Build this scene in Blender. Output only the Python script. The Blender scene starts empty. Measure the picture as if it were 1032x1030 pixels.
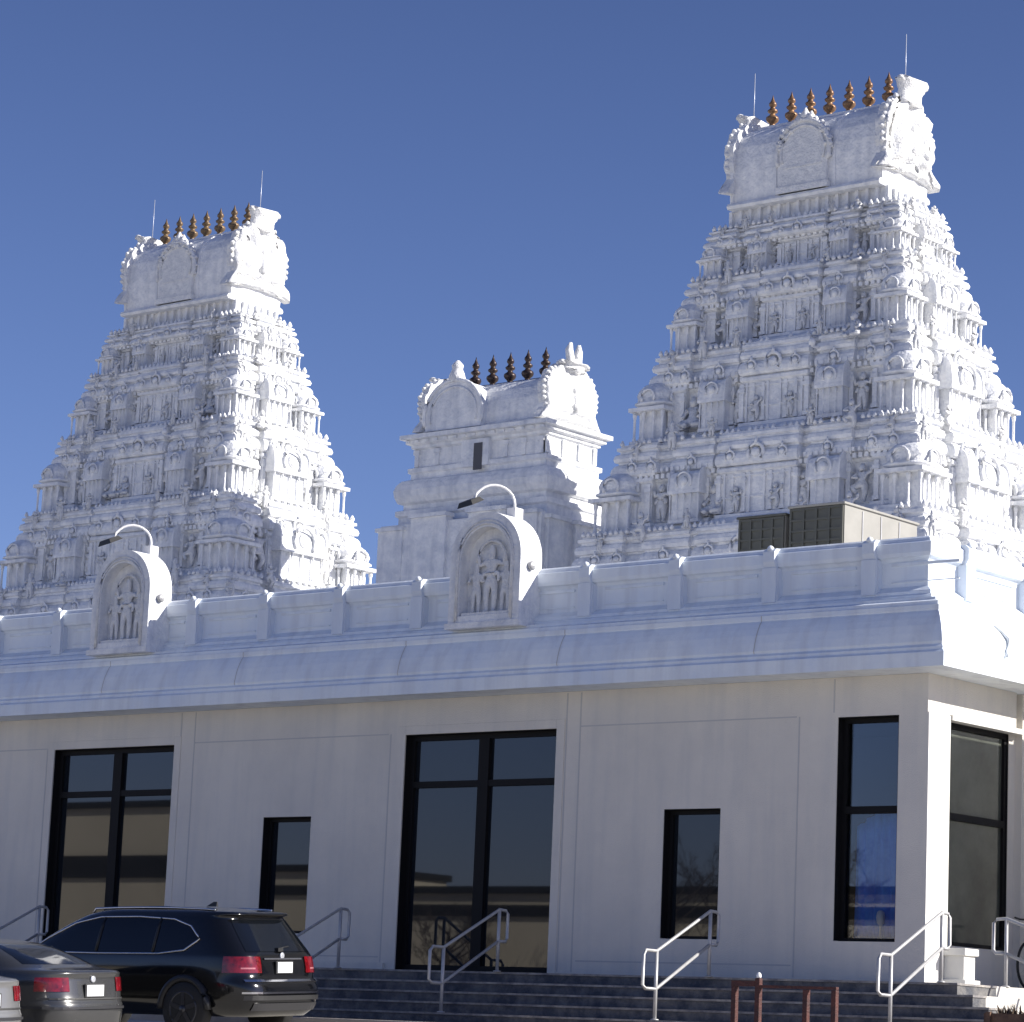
import bpy, bmesh, math, random
from mathutils import Vector, Matrix, noise
random.seed(7)
R = math.radians
PI = math.pi
scene = bpy.context.scene
col = scene.collection

# ------------------------------------------------------------------ camera
cd = bpy.data.cameras.new('camera'); cam = bpy.data.objects.new('camera', cd); col.objects.link(cam)
fw = Vector((-0.63325717, 0.75379054, 0.17545703)); rt = Vector((0.76984707, 0.63679487, 0.04275251)); up = Vector((0.0795037, -0.16214842, 0.98355836))
cam.matrix_world = Matrix(((rt.x, up.x, -fw.x, 22.005), (rt.y, up.y, -fw.y, -35.382), (rt.z, up.z, -fw.z, -1.014), (0, 0, 0, 1)))
cd.sensor_width = 36.0; cd.lens = 36.0 * 2998.3 / 1032.0
cd.clip_start = 0.5; cd.clip_end = 5000
scene.camera = cam

# ------------------------------------------------------------------ sky, sun, exposure
SUN_EL, SUN_AZ = 29.0, 25.0            # azimuth measured from +X towards +Y
w = bpy.data.worlds.new('World'); scene.world = w; w.use_nodes = True
nt = w.node_tree; nt.nodes.clear()
sky = nt.nodes.new('ShaderNodeTexSky'); sky.sky_type = 'NISHITA'; sky.sun_disc = False
sky.sun_elevation = R(SUN_EL); sky.sun_rotation = R(90 - SUN_AZ)
sky.altitude = 300; sky.air_density = 1.0; sky.dust_density = 0.6; sky.ozone_density = 7.0
bg = nt.nodes.new('ShaderNodeBackground'); bg.inputs[1].default_value = 0.050
wo = nt.nodes.new('ShaderNodeOutputWorld')
tint = nt.nodes.new('ShaderNodeMix'); tint.data_type = 'RGBA'; tint.blend_type = 'MULTIPLY'; tint.inputs[0].default_value = 1.0
tint.inputs[7].default_value = (1.10, .90, 1.06, 1)
nt.links.new(sky.outputs[0], tint.inputs[6]); nt.links.new(tint.outputs[2], bg.inputs[0])
# air thickens towards the horizon: the sky itself brightens low down
tcw = nt.nodes.new('ShaderNodeTexCoord'); sx = nt.nodes.new('ShaderNodeSeparateXYZ'); mrw = nt.nodes.new('ShaderNodeMapRange')
mrw.inputs[1].default_value = .10; mrw.inputs[2].default_value = .34; mrw.inputs[3].default_value = .067; mrw.inputs[4].default_value = .050
nt.links.new(tcw.outputs['Generated'], sx.inputs[0]); nt.links.new(sx.outputs[2], mrw.inputs[0]); nt.links.new(mrw.outputs[0], bg.inputs[1]); nt.links.new(bg.outputs[0], wo.inputs[0])
sd = bpy.data.lights.new('sun', 'SUN'); sd.energy = 4.3; sd.angle = R(0.5); sd.color = (1.0, 0.95, 0.87)
sun = bpy.data.objects.new('sun', sd); col.objects.link(sun)
sdir = Vector((math.cos(R(SUN_EL)) * math.cos(R(SUN_AZ)), math.cos(R(SUN_EL)) * math.sin(R(SUN_AZ)), math.sin(R(SUN_EL))))
sun.rotation_euler = sdir.to_track_quat('Z', 'Y').to_euler()
scene.view_settings.view_transform = 'Standard'; scene.view_settings.look = 'None'
scene.view_settings.gamma = 1.0; scene.view_settings.use_curve_mapping = False
scene.view_settings.exposure = 0.84
scene.render.engine = 'CYCLES'

# ------------------------------------------------------------------ materials
def mat(name, c, rough=0.6, metal=0.0, spec=0.5, vary=None, bump=None, streak=None, coat=0.0, ior=None):
    """vary=(colour2, scale, amount) blotches; streak=(colour, amount) vertical dirt runs; bump=(scale, strength)"""
    m = bpy.data.materials.new(name); m.use_nodes = True
    n = m.node_tree; b = n.nodes['Principled BSDF']
    b.inputs['Base Color'].default_value = (*c, 1); b.inputs['Roughness'].default_value = rough
    b.inputs['Metallic'].default_value = metal; b.inputs['Specular IOR Level'].default_value = spec
    if coat: b.inputs['Coat Weight'].default_value = coat; b.inputs['Coat Roughness'].default_value = 0.04
    if ior: b.inputs['IOR'].default_value = ior
    tc = n.nodes.new('ShaderNodeTexCoord'); last = None
    def mixin(prev, fac, c2):
        mx = n.nodes.new('ShaderNodeMix'); mx.data_type = 'RGBA'
        n.links.new(fac, mx.inputs[0])
        if prev is None: mx.inputs[6].default_value = (*c, 1)
        else: n.links.new(prev, mx.inputs[6])
        mx.inputs[7].default_value = (*c2, 1)
        return mx.outputs[2]
    if vary:
        c2, sc, am = vary
        nz = n.nodes.new('ShaderNodeTexNoise'); nz.inputs['Scale'].default_value = sc; nz.inputs['Detail'].default_value = 6; nz.inputs['Roughness'].default_value = .65
        n.links.new(tc.outputs['Object'], nz.inputs['Vector'])
        r = n.nodes.new('ShaderNodeMapRange'); r.inputs[1].default_value = .38; r.inputs[2].default_value = .68; r.inputs[4].default_value = am
        n.links.new(nz.outputs[0], r.inputs[0]); last = mixin(last, r.outputs[0], c2)
    if streak:
        c2, am = streak
        mp = n.nodes.new('ShaderNodeMapping'); mp.inputs['Scale'].default_value = (3.2, 3.2, .28)
        n.links.new(tc.outputs['Object'], mp.inputs['Vector'])
        nz = n.nodes.new('ShaderNodeTexNoise'); nz.inputs['Scale'].default_value = 1.4; nz.inputs['Detail'].default_value = 7
        n.links.new(mp.outputs[0], nz.inputs['Vector'])
        r = n.nodes.new('ShaderNodeMapRange'); r.inputs[1].default_value = .47; r.inputs[2].default_value = .75; r.inputs[4].default_value = am
        n.links.new(nz.outputs[0], r.inputs[0]); last = mixin(last, r.outputs[0], c2)
    if last is not None: n.links.new(last, b.inputs['Base Color'])
    if bump:
        nz = n.nodes.new('ShaderNodeTexNoise'); nz.inputs['Scale'].default_value = bump[0]; nz.inputs['Detail'].default_value = 5
        n.links.new(tc.outputs['Object'], nz.inputs['Vector'])
        bp = n.nodes.new('ShaderNodeBump'); bp.inputs['Strength'].default_value = bump[1]; bp.inputs['Distance'].default_value = .05
        n.links.new(nz.outputs[0], bp.inputs['Height']); n.links.new(bp.outputs[0], b.inputs['Normal'])
    return m

M = dict(
 stucco=mat('tower_stucco', (.90, .90, .89), .8, spec=.25, vary=((.60, .63, .69), 3.4, .75), streak=((.45, .48, .54), .5), bump=(11, .8)),
 carved=mat('carved_stucco', (.84, .84, .83), .8, spec=.25, vary=((.58, .60, .64), 7, .8), bump=(22, .7)),
 parapet=mat('parapet_paint', (.82, .86, .88), .7, spec=.25, vary=((.64, .72, .84), .6, .8), streak=((.55, .57, .62), .55), bump=(14, .12)),
 wall=mat('wall_render', (.75, .71, .64), .8, spec=.2, vary=((.65, .62, .57), .7, .8), streak=((.50, .51, .51), .3), bump=(70, .3)),
 groove=mat('wall_joint', (.52, .51, .50), .9), slot=mat('dark_slot', (.10, .10, .11), .9),
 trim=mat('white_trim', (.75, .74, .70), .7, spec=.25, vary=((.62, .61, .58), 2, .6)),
 frame=mat('black_frame', (.010, .010, .011), .6, spec=.15),
 glass=mat('dark_glass', (.012, .015, .02), .015, spec=.5, ior=1.62),
 greenglass=mat('greenish_glass', (.11, .12, .10), .06, spec=.5, ior=1.6, vary=((.045, .05, .042), .9, .8)),
 gold=mat('gilded_metal', (.34, .20, .10), .4, metal=.45, vary=((.05, .018, .015), 5, .98)),
 dkbronze=mat('dark_bronze', (.03, .02, .022), .4, metal=.5, vary=((.12, .08, .05), 7, .5)), oldgold=mat('aged_gilding', (.26, .18, .10), .45, metal=.45, vary=((.03, .015, .012), 5, .98)),
 steel=mat('galvanised_steel', (.50, .50, .50), .45, metal=.35, vary=((.36, .36, .37), 8, .6)),
 rod=mat('rod_metal', (.55, .58, .65), .4, metal=.5),
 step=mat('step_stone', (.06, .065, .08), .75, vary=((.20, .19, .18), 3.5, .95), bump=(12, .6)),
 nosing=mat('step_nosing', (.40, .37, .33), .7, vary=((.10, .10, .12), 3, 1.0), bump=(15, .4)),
 sunlit_stone=mat('sunlit_step_stone', (.62, .60, .56), .8, vary=((.45, .43, .40), 3, .8), bump=(12, .3)),  # paler copy of the step stone, sunlight put into the side flight's colour
 asphalt=mat('lot_concrete', (.50, .48, .44), .9, spec=.2, vary=((.40, .385, .36), .5, .8), bump=(40, .3)),
 concrete=mat('pavement_concrete', (.46, .42, .37), .9, spec=.2, vary=((.33, .30, .27), 2, .8), bump=(30, .3)),
 roofing=mat('roof_membrane', (.70, .69, .66), .9),
 acdark=mat('ac_louvre', (.10, .10, .08), .5, vary=((.08, .08, .065), 3, .8)),
 actan=mat('ac_casing', (.34, .33, .30), .5, vary=((.26, .255, .23), 2, .6)),
 rust=mat('rusty_steel', (.10, .03, .022), .7, vary=((.035, .015, .015), 6, .9), bump=(40, .4)),
 wood=mat('planter_wood', (.16, .09, .055), .8, vary=((.05, .025, .02), 5, .9), bump=(25, .4)),
 soil=mat('dry_plant', (.05, .03, .022), .9, vary=((.10, .07, .04), 12, .8)),
 rubber=mat('rubber', (.012, .012, .012), .7),
 black_paint=mat('black_paint', (.004, .0042, .005), .14, coat=.6, spec=.4),
 grey_paint=mat('grey_paint', (.07, .071, .072), .25, metal=.5, coat=.8),
 silver_paint=mat('silver_paint', (.22, .22, .22), .3, metal=.5, coat=.7),
 carglass=mat('car_glass', (.004, .005, .007), .05, ior=1.5),
 chrome=mat('chrome', (.6, .6, .62), .18, metal=1.0),
 tail=mat('tail_light_red', (.20, .006, .010), .1, coat=1.0, vary=((.05, .002, .003), 14, .9)),
 tailw=mat('tail_light_clear', (.42, .16, .17), .1, coat=1.0),
 plate=mat('licence_plate', (.75, .77, .80), .4),
 platedark=mat('plate_frame', (.03, .03, .03), .5),
 emblem=mat('emblem', (.65, .67, .72), .2, metal=.5),
 plastic=mat('black_plastic', (.015, .015, .016), .5),
 alloy=mat('alloy', (.07, .07, .075), .35, metal=.6),
 tanwall=mat('tan_stucco', (.80, .73, .58), .9, vary=((.66, .60, .47), .15, .8)),
 darkband=mat('dark_band', (.03, .028, .02), .7),
 bark=mat('bark', (.07, .055, .045), .9),
 leaf=mat('dark_twigs', (.05, .04, .035), .8),
 cloth=mat('blue_cloth', (.03, .20, .75), .8, vary=((.12, .42, .95), 2.2, .9)),
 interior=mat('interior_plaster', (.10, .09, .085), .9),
 white=mat('white_enamel', (.8, .8, .8), .3),
)
# clear pane for the corner window: part see-through, part mirror
g = bpy.data.materials.new('clear_glass'); g.use_nodes = True; n = g.node_tree; n.nodes.clear()
o_ = n.nodes.new('ShaderNodeOutputMaterial'); mx = n.nodes.new('ShaderNodeMixShader'); t_ = n.nodes.new('ShaderNodeBsdfTransparent'); gl = n.nodes.new('ShaderNodeBsdfGlossy'); fr = n.nodes.new('ShaderNodeFresnel')
fr.inputs[0].default_value = 1.62; t_.inputs[0].default_value = (.85, .88, .92, 1); gl.inputs['Roughness'].default_value = .01
n.links.new(fr.outputs[0], mx.inputs[0]); n.links.new(t_.outputs[0], mx.inputs[1]); n.links.new(gl.outputs[0], mx.inputs[2]); n.links.new(mx.outputs[0], o_.inputs[0])
M['clear'] = g

# ------------------------------------------------------------------ mesh builder
class MB:
    def __init__(s): s.v = []; s.f = []; s.s = []; s.m = []; s.mi = 0
    def add(s, vs, fs, smooth=False, X=None):
        o = len(s.v)
        s.v += [tuple(X @ Vector(q)) for q in vs] if X is not None else [tuple(q) for q in vs]
        s.f += [tuple(i + o for i in f) for f in fs]; s.s += [smooth] * len(fs); s.m += [s.mi] * len(fs)
    def box(s, x0, x1, y0, y1, z0, z1, X=None):
        if x0 > x1: x0, x1 = x1, x0
        if y0 > y1: y0, y1 = y1, y0
        s.add([(x, y, z) for z in (z0, z1) for x, y in ((x0, y0), (x1, y0), (x1, y1), (x0, y1))],
              [(3, 2, 1, 0), (4, 5, 6, 7), (0, 1, 5, 4), (1, 2, 6, 5), (2, 3, 7, 6), (3, 0, 4, 7)], False, X)
    def loft(s, rings, closed=True, cap=True, smooth=False, X=None):
        n = len(rings[0]); vs = [p for r in rings for p in r]; fs = []
        for k in range(len(rings) - 1):
            for i in range(n if closed else n - 1):
                j = (i + 1) % n
                fs.append((k * n + i, k * n + j, (k + 1) * n + j, (k + 1) * n + i))
        if cap:
            fs.append(tuple(range(n - 1, -1, -1))); fs.append(tuple((len(rings) - 1) * n + i for i in range(n)))
        s.add(vs, fs, smooth, X)
    def lathe(s, prof, n=10, X=None, smooth=True, sq=0):
        rings = []
        for r, z in prof:
            ring = []
            for i in range(n):
                a = 2 * PI * (i + .5) / n
                k = 1.0
                if sq: k = 1 / max(abs(math.cos(a)), abs(math.sin(a))) ** sq
                ring.append((r * k * math.cos(a), r * k * math.sin(a), z))
            rings.append(ring)
        s.loft(rings, True, True, smooth, X)
    def tube(s, pts, r, n=7, smooth=True, closed=False):
        pts = [Vector(p) for p in pts]; rings = []
        m = len(pts)
        for i, p in enumerate(pts):
            a = pts[(i - 1) % m] if closed or i > 0 else p
            b = pts[(i + 1) % m] if closed or i < m - 1 else p
            t = (b - a).normalized()
            h = Vector((0, 0, 1)) if abs(t.z) < .9 else Vector((1, 0, 0))
            u = t.cross(h).normalized(); v = u.cross(t)
            rr = r[i] if isinstance(r, (list, tuple)) else r
            rings.append([p + rr * (math.cos(2 * PI * k / n) * u + math.sin(2 * PI * k / n) * v) for k in range(n)])
        if closed: rings.append(rings[0])
        s.loft(rings, True, not closed, smooth)
    def prism(s, poly, d0, d1, axis='y', smooth=False, X=None):
        """poly in the plane normal to axis: y -> (x,z), x -> (y,z), z -> (x,y)"""
        f = {'y': lambda a, b, d: (a, d, b), 'x': lambda a, b, d: (d, a, b), 'z': lambda a, b, d: (a, b, d)}[axis]
        s.loft([[f(a, b, d0) for a, b in poly], [f(a, b, d1) for a, b in poly]], True, True, smooth, X)
    def build(s, name, mats, parent=None, loc=None, bevel=0):
        me = bpy.data.meshes.new(name); me.from_pydata(s.v, [], s.f)
        me.polygons.foreach_set('use_smooth', s.s)
        if not isinstance(mats, (list, tuple)): mats = [mats]
        for mm in mats: me.materials.append(mm)
        me.polygons.foreach_set('material_index', [min(i, len(mats) - 1) for i in s.m])
        bm = bmesh.new(); bm.from_mesh(me); bmesh.ops.recalc_face_normals(bm, faces=bm.faces); bm.to_mesh(me); bm.free()
        me.update()
        o = bpy.data.objects.new(name, me); col.objects.link(o)
        if parent: o.parent = parent
        if loc: o.location = loc
        if bevel:
            b = o.modifiers.new('bevel', 'BEVEL'); b.width = bevel; b.segments = 2; b.limit_method = 'ANGLE'
        return o

def tag(o, label=None, cat=None, group=None, kind=None):
    if label: o['label'] = label
    if cat: o['category'] = cat
    if group: o['group'] = group
    if kind: o['kind'] = kind
    return o
def empty(name, loc, label, cat, group=None, rz=0):
    o = bpy.data.objects.new(name, None); col.objects.link(o); o.location = loc; o.rotation_euler = (0, 0, rz)
    o.empty_display_size = .3
    return tag(o, label, cat, group)
def inst(mesh_obj, name, parent, loc, rz=0, sc=1.0, rx=0):
    o = bpy.data.objects.new(name, mesh_obj.data); col.objects.link(o); o.parent = parent
    o.location = loc; o.rotation_euler = (rx, 0, rz); o.scale = (sc, sc, sc) if not isinstance(sc, tuple) else sc
    return o

# ------------------------------------------------------------------ ground
def gz(y):
    tab = [(-24, -2.55), (-14, -2.12), (-11, -1.62), (-8, -1.28), (-6, -1.08), (-4.16, -.93)]
    if y >= -4.15: return -.93
    if y <= -24: return -2.55
    for (a, za), (b, zb) in zip(tab, tab[1:]):
        if y <= b: return za + (zb - za) * (y - a) / (b - a)
mb = MB()
ys = [-900, -300, -120, -60, -24, -14, -11, -8, -6, -4.16, 2, 40, 900]; xs = [-900, -200, -60, -30, -15, 0, 15, 30, 60, 200, 900]
vs = [(x, y, gz(y) - .004) for y in ys for x in xs]; nx = len(xs)
mb.add(vs, [(j * nx + i, j * nx + i + 1, (j + 1) * nx + i + 1, (j + 1) * nx + i) for j in range(len(ys) - 1) for i in range(nx - 1)])
tag(mb.build('parking_lot', M['asphalt']), kind='structure')
mb = MB(); mb.box(-45, 12, -4.15, 1, -1.1, -.795); tag(mb.build('pavement', M['concrete'], bevel=.02), kind='structure')

# ------------------------------------------------------------------ main building
XL, YB, DX = -42.0, 34.0, 0.0
bld = empty('temple_building', (0, 0, 0), 'low white temple hall with large dark windows and a heavy rolled cornice', 'building')
TH = .35
# openings on the front: x0,x1,z0,z1
openings = [(-18.08, -15.03, .0, 3.74), (-12.81, -11.72, .57, 2.47), (-9.73, -6.63, .0, 3.74), (-4.53, -3.5, .57, 2.47), (-1.49, -.47, .57, 3.73),
            (-27.0, -23.9, .0, 3.74), (-21.4, -20.3, .57, 2.47), (-33.5, -32.4, .57, 2.47)]
ops = sorted(openings)
mb = MB(); x = XL
for a, b, c, d in ops:
    mb.box(x, a, 0, TH, -.9, 4.3)
    if c > .05: mb.box(a, b, 0, TH, -.9, c)
    else: mb.box(a, b, 0, TH, -.9, -.002)
    mb.box(a, b, 0, TH, d, 4.3)
    x = b
mb.box(x, 0, 0, TH, -.9, 4.3)
mb.build('front_wall', M['wall'], bld)
# side wall: pier, recessed bay, rest
mb = MB()
mb.box(-TH, -.003, TH, .58, -.9, 4.3)
mb.box(-.45, -.12, .58, 2.42, -.9, .57); mb.box(-.45, -.12, .58, 2.42, 3.7, 4.3); mb.box(-.116, -.003, .58, 2.42, 3.78, 4.3)
mb.box(-.45, -.12, 2.42, 2.6, -.9, 4.3)
mb.box(-TH, -.003, 2.6, 4.2, -.9, 4.3); mb.box(-TH, -.003, 5.8, YB, -.9, 4.3); mb.box(-TH, -.003, 4.2, 5.8, 3.0, 4.3); mb.box(-TH, -.1, 4.2, 5.8, -.9, 3.0)
mb.build('side_wall', M['wall'], bld)
mb = MB(); mb.box(-.115, .05, .585, 2.595, 3.70, 3.775); mb.build('window_head', M['trim'], bld)
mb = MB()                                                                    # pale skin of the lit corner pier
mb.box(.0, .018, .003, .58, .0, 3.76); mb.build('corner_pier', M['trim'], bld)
mb = MB(); mb.box(.02, .34, .50, .80, .0, .50); mb.box(-.0, .38, .46, .84, .42, .52); mb.box(.0, .40, .44, .86, .0, .09)
mb.build('corner_pedestal', M['trim'], bld, bevel=.01)
mb = MB(); mb.box(XL, XL + TH, TH, YB, -.9, 4.3); mb.box(XL, 0, YB - TH, YB, -.9, 4.3); mb.build('rear_wall', M['wall'], bld)
# interior seen through glass
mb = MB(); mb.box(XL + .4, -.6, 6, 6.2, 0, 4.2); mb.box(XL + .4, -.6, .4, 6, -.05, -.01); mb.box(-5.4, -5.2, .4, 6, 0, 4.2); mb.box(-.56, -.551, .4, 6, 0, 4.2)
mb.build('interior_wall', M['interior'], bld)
# control joints, thin dark strips standing 2 mm proud
mb = MB()
def vj(x, z0, z1): m = MB(); m.box(x - .012, x + .012, -.004, .001, z0, z1); m.build('wall_joint', M['groove'], bld)
def hj(x0, x1, z): m = MB(); m.box(x0, x1, -.0035, .001, z - .010, z + .010); m.build('wall_joint', M['groove'], bld)
for xx in (-14.89, -14.55, -6.44, -6.17): vj(xx, .05, 4.28)
vj(-1.56, 3.8, 4.28); vj(-2.15, .05, 3.76); vj(-18.27, .05, 3.76)
hj(-14.55, -10.1, 3.76); hj(-6.17, -2.2, 3.76); hj(-22, -18.27, 3.76); vj(-10.05, .05, 3.76)
hj(-14.5, -10.1, .22); hj(-6.1, -2.2, .22)
mb = MB()                                                                    # raised surrounds of the big openings, base course
for a, b, c, d in ops:
    if c < .05:
        mb.box(a - .16, a, -.012, .001, .0, d + .14); mb.box(b, b + .16, -.012, .001, .0, d + .14); mb.box(a, b, -.012, .001, d, d + .14)
for a, b in ((-14.2, -9.95), (-23.7, -18.4)): mb.box(a, b, -.05, .001, 0, .13)
mb.build('opening_surround', M['wall'], bld, bevel=.006)

def window(a, b, c, d, cols, transom, glass, depth=.14, fw_=.09, rot=None):
    """black frame with panes; rot = (X plane) for the side wall"""
    mb = MB(); y0, y1 = depth, depth + .10
    def bx(m, x0, x1, q0, q1, z0, z1):
        if rot is None: m.box(x0, x1, q0, q1, z0, z1)
        else: m.box(rot - q0, rot - q1, x0, x1, z0, z1)
    lo = fw_ * (1.3 if c < .05 else .7)
    bx(mb, a, a + fw_, y0, y1, c, d); bx(mb, b - fw_, b, y0, y1, c, d)
    bx(mb, a + fw_, b - fw_, y0, y1, d - fw_, d); bx(mb, a + fw_, b - fw_, y0, y1, c, c + lo)
    iw = (b - a - 2 * fw_)
    zt = [c + lo] + ([transom] if transom else []) + [d - fw_]
    cx = [a + fw_ + iw * i / cols for i in range(cols + 1)]
    for i in range(1, cols): bx(mb, cx[i] - .105, cx[i] + .105, y0 - .02, y1, c + lo, d - fw_)
    if transom:
        for i in range(cols): bx(mb, cx[i] + (.105 if i else 0), cx[i + 1] - (.105 if i < cols - 1 else 0), y0 - .01, y1, transom - .05, transom + .05)
    # jamb linings, dark reveal
    bx(mb, a, a + .012, .012, y0, c + .012, d - .012); bx(mb, b - .012, b, .012, y0, c + .012, d - .012); bx(mb, a, b, .012, y0, d - .012, d)
    fo = mb.build('window', M['frame'], bld)
    for i in range(cols):
        for k in range(len(zt) - 1):
            x0 = cx[i] + (.105 if i else 0); x1 = cx[i + 1] - (.105 if i < cols - 1 else 0)
            z0 = zt[k] + (.05 if k else 0); z1 = zt[k + 1] - (.05 if k < len(zt) - 2 else 0)
            g = MB(); bx(g, x0, x1, y0 + .045, y0 + .06, z0, z1); go = g.build('pane', glass, fo)
    return fo
for a, b, c, d in openings:
    if b > -1: window(a, b, c, d, 1, 2.42, M['clear'], fw_=.075)
    elif c < .05: window(a, b, c, d, 2, 2.95, M['glass'])
    else: window(a, b, c, d, 1, None, M['glass'], fw_=.07)
window(.58, 2.42, .57, 3.7, 1, 2.38, M['greenglass'], rot=-.12, depth=.03, fw_=.08)
# blue cloth hanging inside the corner window (thing of its own) and a white stand
mb = MB(); N = 40; rows = []
for k in range(14):
    z = .62 + 1.55 * k / 13
    rows.append([(-1.42 + .98 * i / N, .42 + .04 * math.sin(i * 1.1 + k * .1) + .02 * math.sin(i * 2.7), z + (.25 * math.sin(i / N * 3) if k == 13 else 0)) for i in range(N + 1)])
mb.loft(rows, False, False, True); o = mb.build('cloth_banner', M['cloth']); tag(o, 'bright blue cloth hanging behind the tall window nearest the corner', 'cloth')
so = o.modifiers.new('t', 'SOLIDIFY'); so.thickness = .01
mb = MB(); mb.lathe([(.07, 0), (.07, .02), (.015, .04), (.015, .80), (.05, .84), (.065, .93), (.05, 1.0), (.02, 1.02)], 12, Matrix.Translation((-.92, .33, .0)))
tag(mb.build('white_stand', M['white']), 'small white stand in front of the blue cloth inside the corner window', 'stand')

# ---- cornice and parapet (mitred round the corner at 0,0)
def Lring(o, z):     # o = outward offset
    return [(XL - .0, -o, z), (o, -o, z), (o, YB, z)]
def Lloft(prof, name, m, closed=True, parent=bld):
    """prof = closed list of (offset,z)"""
    mb = MB(); n = len(prof)
    st = [[Lring(o, z)[k] for o, z in prof] for k in range(3)]
    # subdivide the long runs a little for shading
    mb.loft(st, True, True, False)
    return mb.build(name, m, parent)
OV = .62
roll = [(OV, 4.53)] + [(.60 - .27 * (t ** 1.5), 4.56 + .70 * t) for t in [i / 9 for i in range(10)]]
Lloft([(-.30, 4.302), (OV, 4.302), (OV, 4.50), (OV - .03, 4.53), (-.30, 4.53)], 'cornice_fascia', M['parapet'])
pr = [(-.30, 4.532), (.57, 4.532), (.575, 4.58), (.535, 4.62), (.55, 4.66), (.525, 4.78), (.49, 4.90), (.445, 5.00), (.40, 5.08), (.37, 5.12), (.38, 5.14), (.38, 5.20), (.34, 5.21), (.34, 5.26), (.24, 5.30), (.24, 5.335), (.10, 5.34), (-.30, 5.34)]
c = Lloft(pr, 'cornice_roll', M['parapet'])
Lloft([(-.60, 5.342), (.06, 5.342), (.06, 5.40), (.02, 5.43), (.02, 5.47), (-.06, 5.53), (-.10, 5.56), (-.10, 5.92), (-.07, 5.96), (-.02, 5.98), (.0, 6.03), (.0, 6.17), (-.04, 6.20), (-.06, 6.24), (-.10, 6.27), (-.60, 6.27)], 'parapet_wall', M['parapet'])
def post_mesh():
    mb = MB()
    mb.box(-.13, .13, -.10, .05, 5.55, 5.955)           # lower pilaster strip (flush behind rail)
    mb.prism([(-.14, 5.96), (-.02, 5.955), (.03, 6.05), (.03, 6.2), (-.02, 6.245), (-.13, 6.25)], -.10, .10, 'x')
    mb.lathe([(.035, 6.22), (.06, 6.26), (.065, 6.31), (.04, 6.35), (.005, 6.37)], 8, Matrix.Translation((0, -.02, 0)))
    return mb
# profile above is (y,z): outward is -y
def make_post():
    mb = MB()
    mb.box(-.12, .12, -.055, .10, 5.45, 5.96)
    mb.prism([(.10, 5.97), (-.02, 5.95), (-.075, 6.05), (-.075, 6.20), (-.02, 6.25), (.10, 6.255)], -.10, .10, 'x')
    mb.lathe([(.05, 6.22), (.05, 6.26), (.035, 6.285), (.005, 6.30)], 8, Matrix.Translation((0, -.03, 0)))
    mb.box(.12, .135, -.012, .10, 5.45, 5.96)
    return mb
pst = make_post().build('parapet_post', M['parapet'], bld)
first = True
for i in range(-8, 12):
    if i in (2, 7): continue
    x = -1.0 + (i - 11) * 1.72
    if first: pst.location = (x, 0, 0); first = False
    else: inst(pst, 'parapet_post', bld, (x, 0, 0))
for i in range(8): inst(pst, 'parapet_post', bld, (0, 1.0 + 1.72 * i, 0), R(90))
# sunk panels with a moulded dado line between the posts
pm = None
for i in range(-8, 20):
    side = i >= 12
    if pm is None:
        m = MB(); m.box(.30, 1.42, -.02, .0, -.14, -.125); m.box(.30, 1.42, -.025, .0, .10, .14); pm = m.build('parapet_moulding', M['parapet'], bld)
        o = pm
    else: o = inst(pm, 'parapet_moulding', bld, (0, 0, 0), R(90) if side else 0)
    o.location = (-.10, 1.0 + (i - 12) * 1.72, 5.76) if side else (-1.0 + (i - 11) * 1.72, .10, 5.76)
# curled brackets on the side cornice
for k in range(4):
    y = 1.15 + 1.9 * k
    mb = MB(); mb.tube([(.55, y, 4.64), (.57, y + .02, 4.72), (.55, y + .10, 4.80), (.52, y + .12, 4.92), (.46, y + .04, 5.02), (.41, y - .08, 5.08)], [.035, .03, .03, .03, .025, .015], 6)
    mb.build('cornice_scroll', M['parapet'], bld)
jn = [(.386, 5.20), (.386, 5.14), (.376, 5.118), (.406, 5.08), (.451, 5.00), (.496, 4.90), (.531, 4.78), (.556, 4.66), (.541, 4.62)]
for i in range(9):
    x = -2.6 - 3.44 * i - (.2 if i % 2 else 0)
    m = MB(); m.loft([[(x + dx, -o, z) for o, z in jn] for dx in (-.007, .007)], False, False); m.build('cornice_joint', M['groove'], bld)
# pale caps where the roll meets the corner
mb = MB(); mb.add([(.60, -.60, 4.58), (.60, -.60, 4.64), (.2, -.62, 4.60), (.1, -.60, 4.58)], [(0, 1, 2, 3)])
# roof
mb = MB(); mb.box(XL + .4, -.3, .3, YB - .4, 5.30, 5.42); mb.build('roof', M['roofing'], bld)
mb = MB(); mb.box(XL + .4, -.36, .36, YB - .4, 4.18, 4.29); mb.build('ceiling', M['interior'], bld)

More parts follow.
